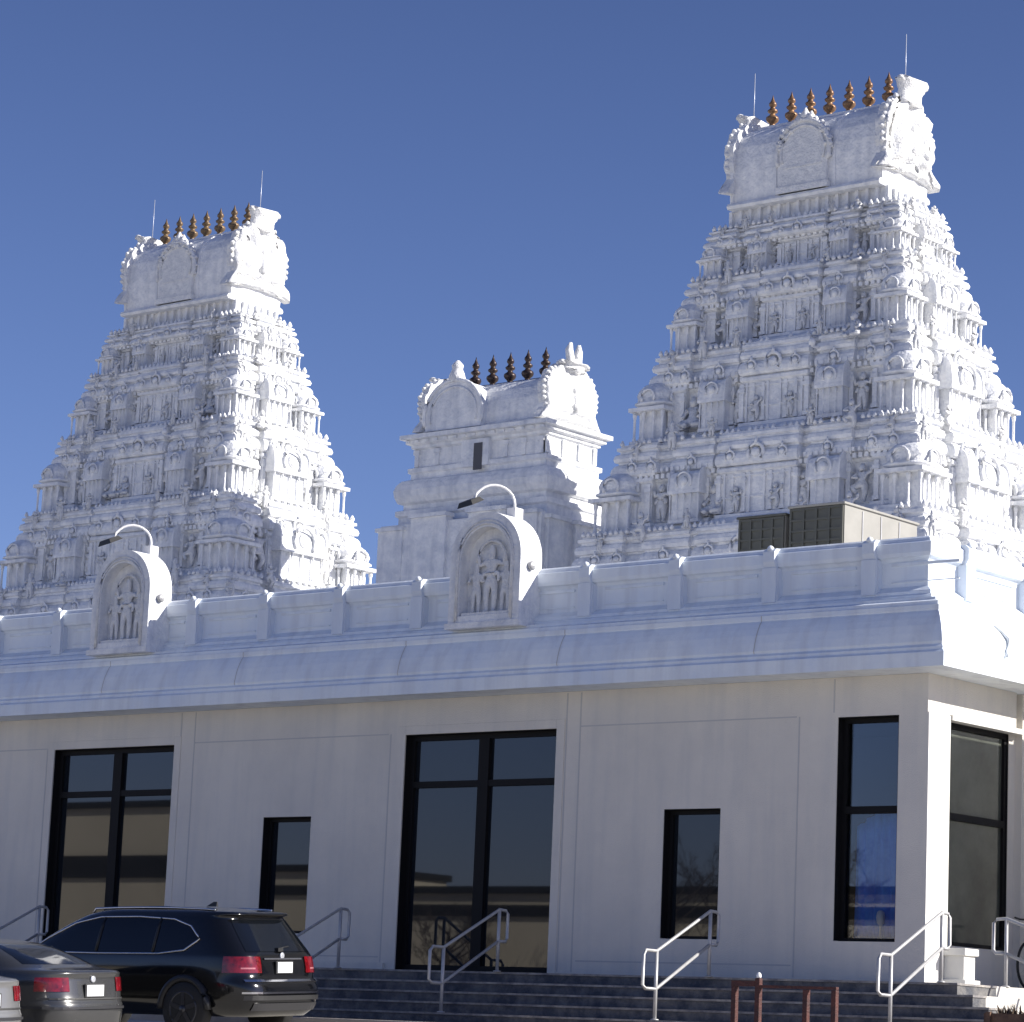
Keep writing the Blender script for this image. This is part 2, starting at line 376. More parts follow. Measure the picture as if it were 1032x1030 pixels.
# ---- arched statue niches standing on the cornice
def skin_body(name, bones, m, sub=1):
    """bones: (points, links, radii); one continuous grown surface"""
    pts, links, rad = bones
    me = bpy.data.meshes.new(name); me.from_pydata(pts, links, [])
    o = bpy.data.objects.new(name, me); col.objects.link(o)
    sk = o.modifiers.new('s', 'SKIN'); sk.use_smooth_shade = True
    for v, r in zip(me.skin_vertices[0].data, rad): v.radius = (r, r)
    me.skin_vertices[0].data[0].use_root = True
    ss = o.modifiers.new('u', 'SUBSURF'); ss.levels = sub; ss.render_levels = sub
    dg = bpy.context.evaluated_depsgraph_get(); dg.update()
    nm = bpy.data.meshes.new_from_object(o.evaluated_get(dg)); nm.name = name
    bpy.data.objects.remove(o); nm.materials.clear(); nm.materials.append(m)
    for p in nm.polygons: p.use_smooth = True
    return nm
def figure(kind):
    # unit height figure, facing -Y
    P = [(0, 0, .50), (0, 0, .60), (0, 0, .72), (0, 0, .80), (0, -.01, .88), (0, 0, .95), (0, 0, 1.04)]
    L = [(i, i + 1) for i in range(6)]; Rr = [.085, .07, .095, .05, .065, .06, .03]
    def chain(start, pts, rs):
        k = start
        for p, r in zip(pts, rs):
            P.append(p); Rr.append(r); L.append((k, len(P) - 1)); k = len(P) - 1
    if kind == 0:
        for s in (-1, 1):
            chain(2, [(s * .12, 0, .76), (s * .19, -.02, .62), (s * .12, -.10, .66)], [.04, .035, .03])
            chain(0, [(s * .06, 0, .44), (s * .07, -.01, .24), (s * .07, 0, .05), (s * .08, -.06, .02)], [.07, .05, .035, .03])
    elif kind == 1:      # raised second pair of arms
        for s in (-1, 1):
            chain(2, [(s * .12, 0, .77), (s * .22, 0, .72), (s * .24, -.02, .88)], [.04, .035, .03])
            chain(1, [(s * .14, -.02, .60), (s * .16, -.06, .48)], [.035, .03])
            chain(0, [(s * .06, 0, .44), (s * .08, -.02, .24), (s * .06, 0, .05), (s * .09, -.06, .02)], [.07, .05, .035, .03])
    elif kind == 2:      # seated, legs folded
        P[:] = [(x, y, z - .28) for x, y, z in P]
        for s in (-1, 1):
            chain(2, [(s * .12, 0, .48), (s * .20, -.03, .36), (s * .18, -.14, .26)], [.042, .036, .03])
            chain(0, [(s * .10, -.03, .17), (s * .24, -.12, .12), (s * .06, -.20, .08)], [.07, .06, .045])
    else:                # dancing, one leg lifted
        chain(2, [(.12, 0, .77), (.24, -.02, .80), (.26, -.03, .95)], [.04, .035, .03])
        chain(2, [(-.12, 0, .77), (-.22, -.06, .66), (-.06, -.14, .64)], [.04, .035, .03])
        chain(0, [(.06, 0, .44), (.10, -.05, .26), (.04, 0, .05), (.05, -.07, .02)], [.07, .05, .035, .03])
        chain(0, [(-.07, -.02, .45), (-.22, -.08, .40), (-.10, -.10, .24)], [.07, .05, .035])
    return P, L, Rr
FIG = [skin_body('carved_figure', figure(k), M['carved'], 1) for k in range(4)]
FIGS = [skin_body('carved_figure_small', figure(k), M['carved'], 0) for k in range(4)]
def put_mesh(me, name, parent, loc, rz=0, sc=1.0):
    o = bpy.data.objects.new(name, me); col.objects.link(o); o.parent = parent
    o.location = loc; o.rotation_euler = (0, 0, rz); o.scale = (sc, sc, sc) if not isinstance(sc, tuple) else sc
    return o
def arch_pts(w, zb, zs, n=18, r=None):
    """rounded arch outline (x,z): width w, springing zs"""
    h = w / 2
    return [(-h, zb)] + [(h * -math.cos(PI * i / n), zs + h * math.sin(PI * i / n)) for i in range(n + 1)] + [(h, zb)]
def niche(xc, label):
    root = empty('arched_shrine', (xc, -.42, 5.36), label, 'shrine', 'arched shrines standing on the cornice')
    zb, zs = .0, 1.07
    out = arch_pts(1.44, zb, zs, 24); inn = arch_pts(1.02, .16, 1.05, 24)
    mb = MB(); n = len(out)
    # front face ring, thick body
    f0 = [(x, 0, z) for x, z in out]; f1 = [(x, .52, z) for x, z in out]
    g0 = [(x, 0, z) for x, z in inn]; g1 = [(x, .22, z) for x, z in inn]
    fs = []
    vs = f0 + f1 + g0 + g1
    for i in range(n):
        j = (i + 1) % n
        fs.append((i, j, n + j, n + i)); fs.append((2 * n + i, 3 * n + i, 3 * n + j, 2 * n + j)); fs.append((i, 2 * n + i, 2 * n + j, j))
    fs.append(tuple(range(n, 2 * n))); fs.append(tuple(range(3 * n, 4 * n)))
    mb.add(vs, fs)
    mb.box(-.76, .76, -.04, .5, -.04, .05)
    mb.build('surround', M['stucco'], root)
    mb = MB()
    mb.tube([(x * .93, -.012, z * .98 + .01) for x, z in arch_pts(1.24, .06, 1.07, 20)], .012, 6)
    mb.tube([(x, -.012, z) for x, z in arch_pts(1.10, .10, 1.06, 20)], .018, 6)
    mb.build('arch_moulding', M['carved'], root)
    for dx, s, k in ((0, 1.12, 1), (-.30, .86, 0), (.30, .86, 0)):
        put_mesh(FIG[k], 'statue', root, (dx, .17, .20), 0, (s, s * .6, s * .95))
    mb = MB(); mb.box(-.48, .48, .03, .215, .165, .21); mb.build('pedestal', M['carved'], root)
    mb = MB(); mb.tube([(.30 * math.cos(PI * i / 10), .16, 1.02 + .34 * math.sin(PI * i / 10)) for i in range(11)], .025, 6); mb.build('halo', M['carved'], root)
    mb = MB(); mb.lathe([(.07, 0), (.075, .05), (.04, .06), (.02, .08)], 10, Matrix.Translation((.72, .24, .92)) @ Matrix.Rotation(PI / 2, 4, 'Y')); mb.build('side_cap', M['steel'], root)
    return root
niche(-16.17, 'left arched white shrine with relief figures on the cornice below the left tower')
niche(-7.87, 'right arched white shrine with relief figures on the cornice below the middle tower')
def gooseneck(xc, label):
    root = empty('gooseneck_lamp', (xc, -.10, 7.16), label, 'lamp', 'gooseneck lamps over the arched shrines')
    mb = MB(); pts = []
    # rises behind the arch, curls forward and to the left
    for i in range(13):
        a = PI * i / 12
        pts.append((.12 - .34 * (1 - math.cos(a)) / 2 * 1.2, .20 - .52 * (1 - math.cos(a)) / 2, .18 + .30 * math.sin(a) - .02 * i / 12))
    mb.tube([(.12, .20, .0)] + pts, .022, 8)
    mb.build('arm', M['white'], root)
    mb = MB(); mb.box(.04, .22, .10, .30, -.10, .12); mb.build('bracket', M['white'], root, bevel=.01)
    e = Vector(pts[-1]); X = Matrix.Translation(e) @ Matrix.Rotation(R(24), 4, 'X') @ Matrix.Rotation(R(-8), 4, 'Y')
    mb = MB(); mb.loft([[(-.20, -.20, -.01), (.14, -.20, -.01), (.14, .10, -.01), (-.20, .10, -.01)], [(-.16, -.16, .07), (.10, -.16, .07), (.10, .06, .07), (-.16, .06, .07)]], True, True, False, X)
    mb.build('lamp_head', M['plastic'], root)
gooseneck(-16.17, 'gooseneck lamp with dark head above the left arched shrine')
gooseneck(-7.87, 'gooseneck lamp with dark head above the right arched shrine')

# ------------------------------------------------------------------ towers
def outline(a, b, e, jog=1.0):
    """stepped plan outline of half sizes a (x) and b (y) grown by e; counter-clockwise"""
    A, B = a + e, b + e; q = .4 * e
    fr = [(1.0, 0.0), (.75, 0), (.75, -.20), (.60, -.20), (.60, -.03), (.34, -.03), (.34, -.16), (.26, -.16), (.26, .12)]
    sd = [(1.0, 0.0), (.60, 0), (.60, -.22), (.44, -.22), (.44, .10)]
    k = .72 * jog * min(1, a / 3.0 + .15); kb = .72 * jog * min(1, b / 2.0 + .15)
    def side(tbl, h, base, kk):
        pts = []
        def sh(i): # shift edges of projecting bays outward
            return 0
        for u, d in tbl: pts.append((u * h, base + d * kk))
        return pts
    F = side(fr, a, B, k); S = side(sd, b, A, kb)
    F[0] = (A, B); S[0] = (B, A)
    # projecting edges drift outward with e
    def drift(P, idx_out, idx_in):
        for i in idx_out: P[i] = (P[i][0] + q, P[i][1])
        for i in idx_in: P[i] = (P[i][0] - q, P[i][1])
        return P
    F = drift(F, (3 + 1, 7 + 1, 3, 7), (1, 2, 5, 6)); S = drift(S, (3, 4), (1, 2))
    ring = []
    # front (y = -B): left to right
    left = [(-u, -y) for u, y in F]; right = [(u, -y) for u, y in reversed(F)]
    ring += left + right[0:-1]
    # right side (x=+A): front to back
    r1 = [(x, -v) for v, x in S]; r2 = [(x, v) for v, x in reversed(S)]
    ring += r1 + r2[0:-1]
    ring += [(u, y) for u, y in F] + [(-u, y) for u, y in reversed(F)][0:-1]
    ring += [(-x, v) for v, x in S] + [(-x, -v) for v, x in reversed(S)][0:-1]
    return ring
def rings_of(a, b, prof, jog=1.0):
    return [[(x, y, z) for x, y in outline(a, b, e, jog)] for e, z in prof]

def dome_prof(r, h):
    return [(r * .80, 0), (r * .86, h * .06), (r * 1.12, h * .10), (r * 1.10, h * .16), (r * .95, h * .22), (r * 1.02, h * .38), (r * .92, h * .55), (r * .66, h * .72), (r * .34, h * .82), (r * .16, h * .86), (r * .20, h * .90), (r * .10, h * .95), (r * .02, h)]
def kuta_mb(r, hb, hd):
    """corner pavilion: base, core, four columns, slab, dome, bud finial; base at z=0"""
    mb = MB()
    mb.box(-r * 1.08, r * 1.08, -r * 1.08, r * 1.08, 0, hb * .10)
    mb.box(-r * .72, r * .72, -r * .72, r * .72, hb * .10, hb * .9)
    for sx in (-1, -.36, .36, 1):
        for sy in (-1, -.36, .36, 1):
            if abs(sx) == 1 or abs(sy) == 1:
                mb.lathe([(r * .085, hb * .10), (r * .10, hb * .16), (r * .065, hb * .22), (r * .065, hb * .70), (r * .11, hb * .80), (r * .11, hb * .9)], 6, Matrix.Translation((sx * r * .9, sy * r * .9, 0)))
    mb.box(-r * 1.15, r * 1.15, -r * 1.15, r * 1.15, hb * .9, hb)
    mb.lathe([(x, z + hb) for x, z in dome_prof(r, hd)], 12, sq=.45)
    for k in range(4):                                       # little horseshoe faces on the dome
        X = Matrix.Rotation(k * PI / 2, 4, 'Z')
        mb.tube([X @ Vector((r * .42 * math.cos(PI * (1.15 - 1.3 * i / 8)), -r * 1.04, hb + hd * .30 + r * .42 * math.sin(PI * (1.15 - 1.3 * i / 8)))) for i in range(9)], r * .07, 5)
    return mb
def sala_mb(w, d, hb, hd):
    """oblong pavilion with a wagon roof, long axis x"""
    mb = MB()
    mb.box(-w, w, -d, d * .8, 0, hb * .10); mb.box(-w * .9, w * .9, -d * .55, d * .8, hb * .10, hb * .9)
    nc = max(4, int(w / .17))
    for i in range(nc + 1):
        x = -w * .93 + 1.86 * w * i / nc
        mb.lathe([(d * .10, hb * .10), (d * .12, hb * .17), (d * .075, hb * .24), (d * .075, hb * .68), (d * .13, hb * .8), (d * .13, hb * .9)], 6, Matrix.Translation((x, -d * .85, 0)))
    mb.box(-w * 1.06, w * 1.06, -d * 1.12, d * .8, hb * .9, hb)
    arch = []
    for i in range(15):
        a = PI * i / 14
        arch.append((-d * 1.02 * math.cos(a) * (1.05 if .15 < a / PI < .85 else 1), hb + hd * .8 * math.sin(a) ** .8))
    mb.prism(arch, -w * .98, w * .98, 'x')
    for s in (-1, 1):
        mb.prism([(y * 1.12, hb + (z - hb) * 1.15) for y, z in arch], s * w * .98, s * w * 1.05, 'x')
    for x in ((-.6, 0, .6) if w > .5 else (0,)):
        mb.lathe([(.04, 0), (.05, .03), (.02, .06), (.045, .10), (.01, .17)], 6, Matrix.Translation((x * w, 0, hb + hd * .78)))
    k = min(w * .5, hd * .55)
    mb.tube([(k * math.cos(PI * (1.2 - 1.4 * i / 10)), -d * 1.08, hb + hd * .36 + k * math.sin(PI * (1.2 - 1.4 * i / 10))) for i in range(11)], k * .14, 6)
    mb.lathe([(k * .55, -.03), (k * .45, .03), (.01, .05)], 10, Matrix.Translation((0, -d * 1.02, hb + hd * .36)) @ Matrix.Rotation(PI / 2, 4, 'X'))
    return mb

def shield_mb(rad, height, crest, seed, flare, rel=1.0):
    """horseshoe gable plate in the YZ plane, outward = +X; carved surface, curled crest on top"""
    mb = MB(); NA, NR = 64, 12; front = []; back = []
    def rim(t):                                              # t 0..1 from lower -y round the top to lower +y
        a = PI * (1.30 - 1.60 * t)
        y = rad * math.cos(a); z = rad * .92 + rad * .95 * math.sin(a)
        if t < .10 or t > .90:                               # lip that kicks outwards at the bottom
            k = (1 - t / .10) if t < .1 else (t - .9) / .1
            y += math.copysign(rad * .62 * k, y); z = z * (1 - k) + .05 * k
        sc = 1 + .045 * abs(math.sin(t * PI * 11))
        return y * sc, z * sc
    base = [rim(i / NA) for i in range(NA + 1)]
    y1_, z1_ = base[-1]; y0_, z0_ = base[0]
    base += [(y1_ + (y0_ - y1_) * i / 12, z1_ + .10 * math.sin(PI * i / 12)) for i in range(1, 12)]
    NB = len(base)
    for k in range(NR + 1):
        f = max(.012, k / NR); ring = []
        for i, (y, z) in enumerate(base):
            cy, cz = 0, height * .42
            yy = cy + (y - cy) * f; zz = cz + (z - cz) * f
            ang = math.atan2(zz - cz, yy)
            bul = .14 * (1 - f ** 3) + .035 * math.sin(f * PI * 5)
            nz = noise.fractal(Vector((yy * 4 + seed, zz * 4, seed)), 1.0, 2.0, 4)
            ring.append((bul + rel * .05 * nz * min(1, f * 3) + rel * .085 * math.sin(yy / rad * 12 + 2.2 * math.sin(zz * 2.6 + seed)) * min(1, f * 2) * (1 - .6 * f ** 6), yy, zz))
        front.append(ring)
    mb.loft(front, True, True, True)
    outer = front[-1]; mb.loft([outer, [(-.22, y, z) for _, y, z in outer]], True, False, False)
    bk = [[(-.22, y * f, height * .42 + (z - height * .42) * f) for _, y, z in outer] for f in (1, .02)]
    mb.loft(bk, True, False, False)
    # crest: a slab that flares outwards and widens towards its top
    zt = rad * 1.72; rings = []
    for k in range(9):
        f = k / 8; wy = rad * (.44 - .10 * math.sin(f * PI) + .10 * f); th = .22 - .06 * math.sin(f * PI) + .02 * f
        xo = flare * (f ** 1.8) - .02; z = zt + (crest + .12) * f
        rings.append([(xo + th * math.cos(a), wy * math.copysign(abs(math.sin(a)) ** .7, math.sin(a)) * (1 + .05 * math.sin(k * 2.4)), z + .03 * math.sin(5 * a)) for a in [2 * PI * i / 18 for i in range(18)]])
    mb.loft(rings, True, True, True)
    for i in range(5):
        y = rad * .46 * (i - 2) / 2; mb.lathe([(.10, -.06), (.09, .02), (.05, .05)], 7, Matrix.Translation((flare * .9, y, zt + crest + .12)))
    # flames along the rim
    for i in range(25):
        t = .10 + .80 * i / 24; y, z = rim(t); d = Vector((0, y, z - height * .42)).normalized()
        X = Matrix.Translation((-.04, y, z)) @ d.to_track_quat('Z', 'X').to_matrix().to_4x4()
        mb.lathe([(.07, -.03), (.06, .02), (.02, .06)], 6, X)
    # a seated figure in the middle and swirls of foliage
    for s in (-1, 1):
        break
        mb.tube([(.15, s * rad * (.50 + .24 * math.cos(a)), height * .66 + rad * .20 * math.sin(a)) for a in [i * .5 for i in range(11)]], .04, 6)
        mb.tube([(.15, s * rad * (.42 + .20 * math.cos(a)), height * .22 + rad * .16 * math.sin(a)) for a in [i * .5 for i in range(10)]], .035, 6)
        mb.tube([(.17, s * rad * .10, height * .30), (.22, s * rad * .26, height * .26), (.2, s * rad * .02, height * .24)], [.07, .06, .04], 6)
    mb.lathe([(.10, -.30), (.08, -.1), (.11, .12), (.04, .2), (.07, .28), (.07, .34), (.02, .42)], 9, Matrix.Translation((.12, 0, height * .42)))
    return mb
def finial_mb(h, slim=1.0):
    mb = MB(); r = .14 * slim * h / .7
    mb.lathe([(r * .6, 0), (r * .7, h * .04), (r * .38, h * .09), (r * .45, h * .13), (r * .85, h * .20), (r * .98, h * .27), (r * .9, h * .33), (r * .45, h * .39), (r * .36, h * .43), (r * .72, h * .48), (r * .78, h * .53), (r * .40, h * .59), (r * .36, h * .63), (r * .58, h * .69), (r * .56, h * .75), (r * .30, h * .82), (r * .12, h * .92), (r * .03, h)], 12)
    return mb

AZ = lambda z: 3.25 - .272 * (z - 14); BZ = lambda z: 1.70 - .26 * (z - 14)
KUTA = {}; 
def big_tower(cx, cy, label, seed, finial_mat):
    rnd = random.Random(seed)
    root = empty('gateway_tower', (cx, cy, 5.42), label, 'tower', 'tall stepped gateway towers')
    root.location = (cx, cy, 0)
    mb = MB(); a0, b0 = AZ(6.6), BZ(6.6)
    mb.loft(rings_of(a0, b0, [(.1, 5.43), (.1, 5.8), (-.05, 5.9), (-.05, 7.2), (.3, 7.3), (.25, 7.5), (.0, 7.8)]), True, True)
    mb.build('plinth', M['stucco'], root)
    lev = [7.8, 10.0, 12.1, 14.2, 15.95, 17.15]
    for k in range(5):
        z0, z1 = lev[k], lev[k + 1]; h = z1 - z0
        aw, bw = AZ(z0 + .35 * h) - .30, BZ(z0 + .35 * h) - .26
        ac, bc = AZ(z1) , BZ(z1)
        mb = MB()
        # wall with base mouldings
        mb.loft(rings_of(aw, bw, [(.26, z0), (.26, z0 + .05 * h), (.20, z0 + .07 * h), (.10, z0 + .10 * h), (.10, z0 + .13 * h), (.0, z0 + .15 * h), (.0, z0 + .56 * h), (.07, z0 + .58 * h), (.07, z0 + .61 * h), (.02, z0 + .63 * h)]), True, True)
        # rolled cornice
        e1 = .0
        mb.loft(rings_of(ac, bc, [(-.05, z0 + .632 * h), (.15, z0 + .64 * h), (.20, z0 + .66 * h), (.21, z0 + .70 * h), (.19, z0 + .74 * h), (.14, z0 + .775 * h), (.08, z0 + .79 * h), (.08, z0 + .81 * h), (.15, z0 + .815 * h), (.17, z0 + .85 * h), (.14, z0 + .89 * h), (.06, z0 + .91 * h), (.06, z0 + .93 * h), (.12, z0 + .94 * h), (.12, z0 + .97 * h), (.05, z0 + .98 * h), (.05, z1)]), True, True)
        zb, zt = z0 + .15 * h, z0 + .56 * h
        def pil(x, y, dx, dy, w=.05):
            mb.box(x - w, x + w, y - w, y + w, zb, zt - .02)
            mb.box(x - w * 1.5, x + w * 1.5, y - w * 1.5, y + w * 1.5, zt - .10 * h, zt - .06 * h)
            mb.box(x - w * 1.4, x + w * 1.4, y - w * 1.4, y + w * 1.4, zb, zb + .04 * h)
        kk = .72 * min(1, aw / 3 + .15)
        for s in (-1, 1):
            for u, d in ((.26, .12), (.17, .12), (.09, .12), (.585, -.03), (.52, -.03), (.42, -.03), (.36, -.03), (.77, 0), (.98, 0), (.87, 0)):
                for sy in (-1,):
                    pil(s * u * aw, sy * (bw + d * kk), 0, 0, .04 if u in (.17, .09, .52, .42) else .055)
        for v, d in ((.40, .10), (.14, .10), (-.14, .10), (-.40, .10), (.63, 0), (.96, 0), (-.63, 0), (-.96, 0)):
            pil(aw + .72 * d * min(1, bw / 2 + .15), v * bw, 0, 0, .045); pil(-aw - .72 * d * min(1, bw / 2 + .15), v * bw, 0, 0, .045)
        for u in (-.22, -.05, .05, .22):
            mb.box(u * aw - .02, u * aw + .02, -bw - .12 * kk - .045, -bw - .12 * kk + .02, zb, zt)
        for f in (.30, .52): mb.box(-.255 * aw, .255 * aw, -bw - .12 * kk - .03, -bw - .12 * kk + .02, z0 + f * h, z0 + (f + .015) * h)
        # frieze of small blocks, row of buds above the cornice
        nb = int(2 * ac / .15)
        for i in range(nb + 1):
            x = -ac + 2 * ac * i / nb
            mb.box(x - .045, x + .045, -bc - .16, -bc + .05, z0 + .595 * h, z0 + .643 * h)
            if rnd.random() < .85:
                mb.lathe([(.04, 0), (.055, .03), (.04, .07), (.012, .12)], 6, Matrix.Translation((x, -bc - .08, z1 - .01)))
            mb.box(x - .03, x + .03, -bc - .215, -bc, z0 + .66 * h, z0 + .70 * h)
        nb = int(2 * bc / .22)
        for i in range(nb + 1):
            y = -bc + 2 * bc * i / nb
            mb.box(ac - .05, ac + .16, y - .045, y + .045, z0 + .595 * h, z0 + .643 * h)
            mb.lathe([(.05, 0), (.07, .04), (.05, .09), (.015, .15)], 6, Matrix.Translation((ac + .05, y, z1 - .01)))
        # horseshoe medallions on the roll
        def kudu(x, y, z, r, rz):
            X = Matrix.Translation((x, y, z)) @ Matrix.Rotation(rz, 4, 'Z')
            mb.tube([X @ Vector((r * math.cos(PI * (1.25 - 1.5 * i / 9)), 0, r * math.sin(PI * (1.25 - 1.5 * i / 9)))) for i in range(10)], r * .22, 5)
            mb.lathe([(r * .6, 0), (r * .5, .04), (.01, .07)], 8, X @ Matrix.Rotation(PI / 2, 4, 'X'))
            mb.lathe([(r * .25, 0), (r * .2, r * .4), (.01, r * .8)], 6, X @ Matrix.Translation((0, 0, r * .95)))
        zk = z0 + .735 * h
        for u in (-.9, -.76, -.47, -.18, 0, .18, .47, .76, .9): kudu(u * ac, -bc - .20 - (.12 * kk if abs(u) < .2 else 0), zk - (.01 if u else -.03), (.19 if u == 0 else .12) * h / 2, 0)
        for v in (-.82, -.3, 0, .3, .82): kudu(ac + .20 + (.08 if abs(v) < .4 else 0), v * bc, zk, (.18 if v == 0 else .12) * h / 2, PI / 2)
        tier = mb.build('tier', M['stucco'], root)
        # corner pavilions
        r = .125 * aw + .02; hb = .40 * h; hd = .36 * h
        ku = kuta_mb(r, hb, hd).build('corner_pavilion', M['stucco'], tier); px, py = AZ(z0 + .3 * h) - r * .85, BZ(z0 + .3 * h) - r * .85
        ku.location = (px, -py, z0 + .02)
        for sx, sy in ((-1, -1), (1, 1), (-1, 1)): inst(ku, 'corner_pavilion', tier, (sx * px, sy * py, z0 + .02))
        # side and centre oblong pavilions (front, intermediate bays)
        sm = sala_mb(.105 * aw, .16, .34 * h, .26 * h).build('bay_pavilion', M['stucco'], tier); sm.location = (.47 * aw, -bw - .14, z0 + .08 * h)
        inst(sm, 'bay_pavilion', tier, (-.47 * aw, -bw - .14, z0 + .08 * h))
        ce = sala_mb(.36 * bw, .20, .38 * h, .32 * h).build('side_pavilion', M['stucco'], tier); ce.location = (aw + .22, 0, z0 + .06 * h); ce.rotation_euler = (0, 0, PI / 2)
        inst(ce, 'side_pavilion', tier, (-aw - .22, 0, z0 + .06 * h), -PI / 2)
        # carved figures in the recesses and on the ledges
        fs = .40 * h
        spots = []
        for s in (-1, 1):
            spots += [(s * .675 * aw, -bw + .0, z0 + .14 * h, 0, .38 * h), (s * .30 * aw, -bw - .02, z0 + .14 * h, 0, .36 * h)]
            spots += [(s * .62 * ac, -bc - .16, z0 + .88 * h, 0, .30 * h)]
        spots += [(s_ * .135 * aw, -bw - .15, z0 + .15 * h, 0, .26 * h) for s_ in (-1, 1)] + [(s_ * .88 * ac, -bc - .14, z0 + .80 * h, 0, .22 * h) for s_ in (-1, 1)] + [(s_ * .34 * ac, -bc - .14, z0 + .98 * h, 0, .20 * h) for s_ in (-1, 1)]
        for s in (-1, 1):
            spots += [(aw - .02, s * .52 * bw, z0 + .14 * h, PI / 2, .48 * h), (ac + .12, s * .5 * bc, z0 + .90 * h, PI / 2, .26 * h)]
        spots += [(ac + .30, -bc - .1, z1 - .30 * h, PI / 4, .24 * h)]
        for (x, y, z, rz, s) in spots:
            kf = rnd.choice((0, 1, 1, 2, 3, 3)); s2 = s * (1.25 if kf == 2 else 1)
            put_mesh(FIGS[kf], 'carved_figure', tier, (x, y, z), rz + rnd.uniform(-.2, .2), (s2 * 1.15, s2 * 1.15, s2))
    # neck with short pilasters
    a, b = 2.12, .80
    mb = MB(); mb.loft([[(x, y, z) for x, y in ((-A, -B), (A, -B), (A, B), (-A, B))] for A, B, z in ((a + .1, b + .1, 17.15), (a + .1, b + .1, 17.2), (a - .08, b - .08, 17.22), (a - .08, b - .08, 17.58))], True, True)
    for i in range(17):
        x = -a + .05 + (2 * a - .1) * i / 16; mb.box(x - .04, x + .04, -b - .0, -b + .12, 17.22, 17.58)
    for i in range(7):
        y = -b + .08 + (2 * b - .16) * i / 6; mb.box(a - .12, a, y - .04, y + .04, 17.22, 17.58)
    mb.build('neck', M['stucco'], root)
    # wagon-vault roof
    prof = [(-1.0, 17.58), (-1.04, 17.64), (-1.0, 17.70), (-.90, 17.74), (-.92, 18.0), (-.94, 18.35), (-.93, 18.72), (-.87, 19.02), (-.73, 19.28), (-.52, 19.47), (-.29, 19.58), (-.13, 19.66)]
    prof = prof + [(-y, z) for y, z in reversed(prof)]
    mb = MB(); mb.prism(prof, -2.02, 2.02, 'x', False)
    for i in (-1, 1):
        for xx in (.78, 1.95):
            p2 = [(y * 1.02, 18 + (z - 18) * 1.010) for y, z in prof[3:-3]]
            mb.prism(p2, i * xx - .04, i * xx + .04, 'x')
    mb.box(-1.95, 1.95, -.14, .14, 19.64, 19.70)
    roof = mb.build('vault_roof', M['stucco'], root)
    # central horseshoe dormer with carved hood
    mb = MB(); pts = [(.70 * math.cos(PI * (1.12 - 1.24 * i / 20)), 18.62 + .72 * math.sin(PI * (1.12 - 1.24 * i / 20))) for i in range(21)]
    poly = [(-.62, 17.72)] + pts + [(.62, 17.72)]
    mb.prism(poly, -1.02, -.5, 'y'); mb.tube([(x, -1.02, z) for x, z in pts], .05, 6); mb.tube([(x * .82, -1.03, 18.62 + (z - 18.62) * .82) for x, z in pts], .03, 5)
    mb.box(-.68, .68, -1.06, -.9, 17.72, 17.86); mb.box(-.5, .5, -1.04, -1.0, 18.28, 18.32)
    for i in range(14):
        a_ = PI * (1.1 - 1.2 * i / 13)
        mb.lathe([(.05, 0), (.06, .04), (.02, .10)], 6, Matrix.Translation((.72 * math.cos(a_), -.98, 18.62 + .74 * math.sin(a_))))
    for i in range(26):
        t = rnd.random() * PI; rr = rnd.uniform(.58, .74)
        mb.lathe([(.05, -.03), (.06, .02), (.01, .07)], 5, Matrix.Translation((rr * math.cos(t), -1.03, 18.62 + rr * math.sin(t))) @ Matrix.Rotation(PI / 2, 4, 'X'))
    for x_, z_ in ((-.16, 19.32), (.0, 19.42), (.16, 19.32)): mb.lathe([(.11, -.05), (.12, .05), (.05, .16), (.02, .22)], 7, Matrix.Translation((x_, -.95, z_)))
    mb.build('dormer', M['carved'], root)
    for s in (1, -1):
        g = shield_mb(1.0, 2.0, .40 if s > 0 else .22, seed + s * 3, .07 if s > 0 else .03).build('gable_ornament', M['carved'], root, loc=(s * 2.10, 0, 17.86))
        if s < 0: g.rotation_euler = (0, 0, PI)
    fm = finial_mb(.78).build('finial', finial_mat, roof); fm.location = (-1.56, 0, 19.68)
    for i in range(1, 7): inst(fm, 'finial', roof, (-1.56 + .518 * i, 0, 19.68 ))
    mb = MB(); mb.tube([(0, 0, 0), (0, 0, 1.35)], [.011, .008], 5); lr = mb.build('lightning_rod', M['rod'], root); lr.location = (-2.08, 0, 19.72)
    inst(lr, 'lightning_rod', root, (1.98, 0, 19.9))
    mb = MB(); mb.lathe([(.02, 0), (.07, .03), (.08, .09), (.05, .15), (.01, .17)], 10, Matrix.Translation((1.08, -2.05, 13.86))); mb.box(1.06, 1.10, -2.05, -1.6, 13.84, 13.88)
    mb.build('floodlight', M['white'], root)
    return root
big_tower(-14.05, 18.0, 'right tall white stepped tower, the largest in view, with seven gilded pot finials', 3, M['gold'])
big_tower(-33.9, 18.0, 'left tall white stepped tower casting a stepped profile, with seven dark gold finials', 11, M['oldgold'])

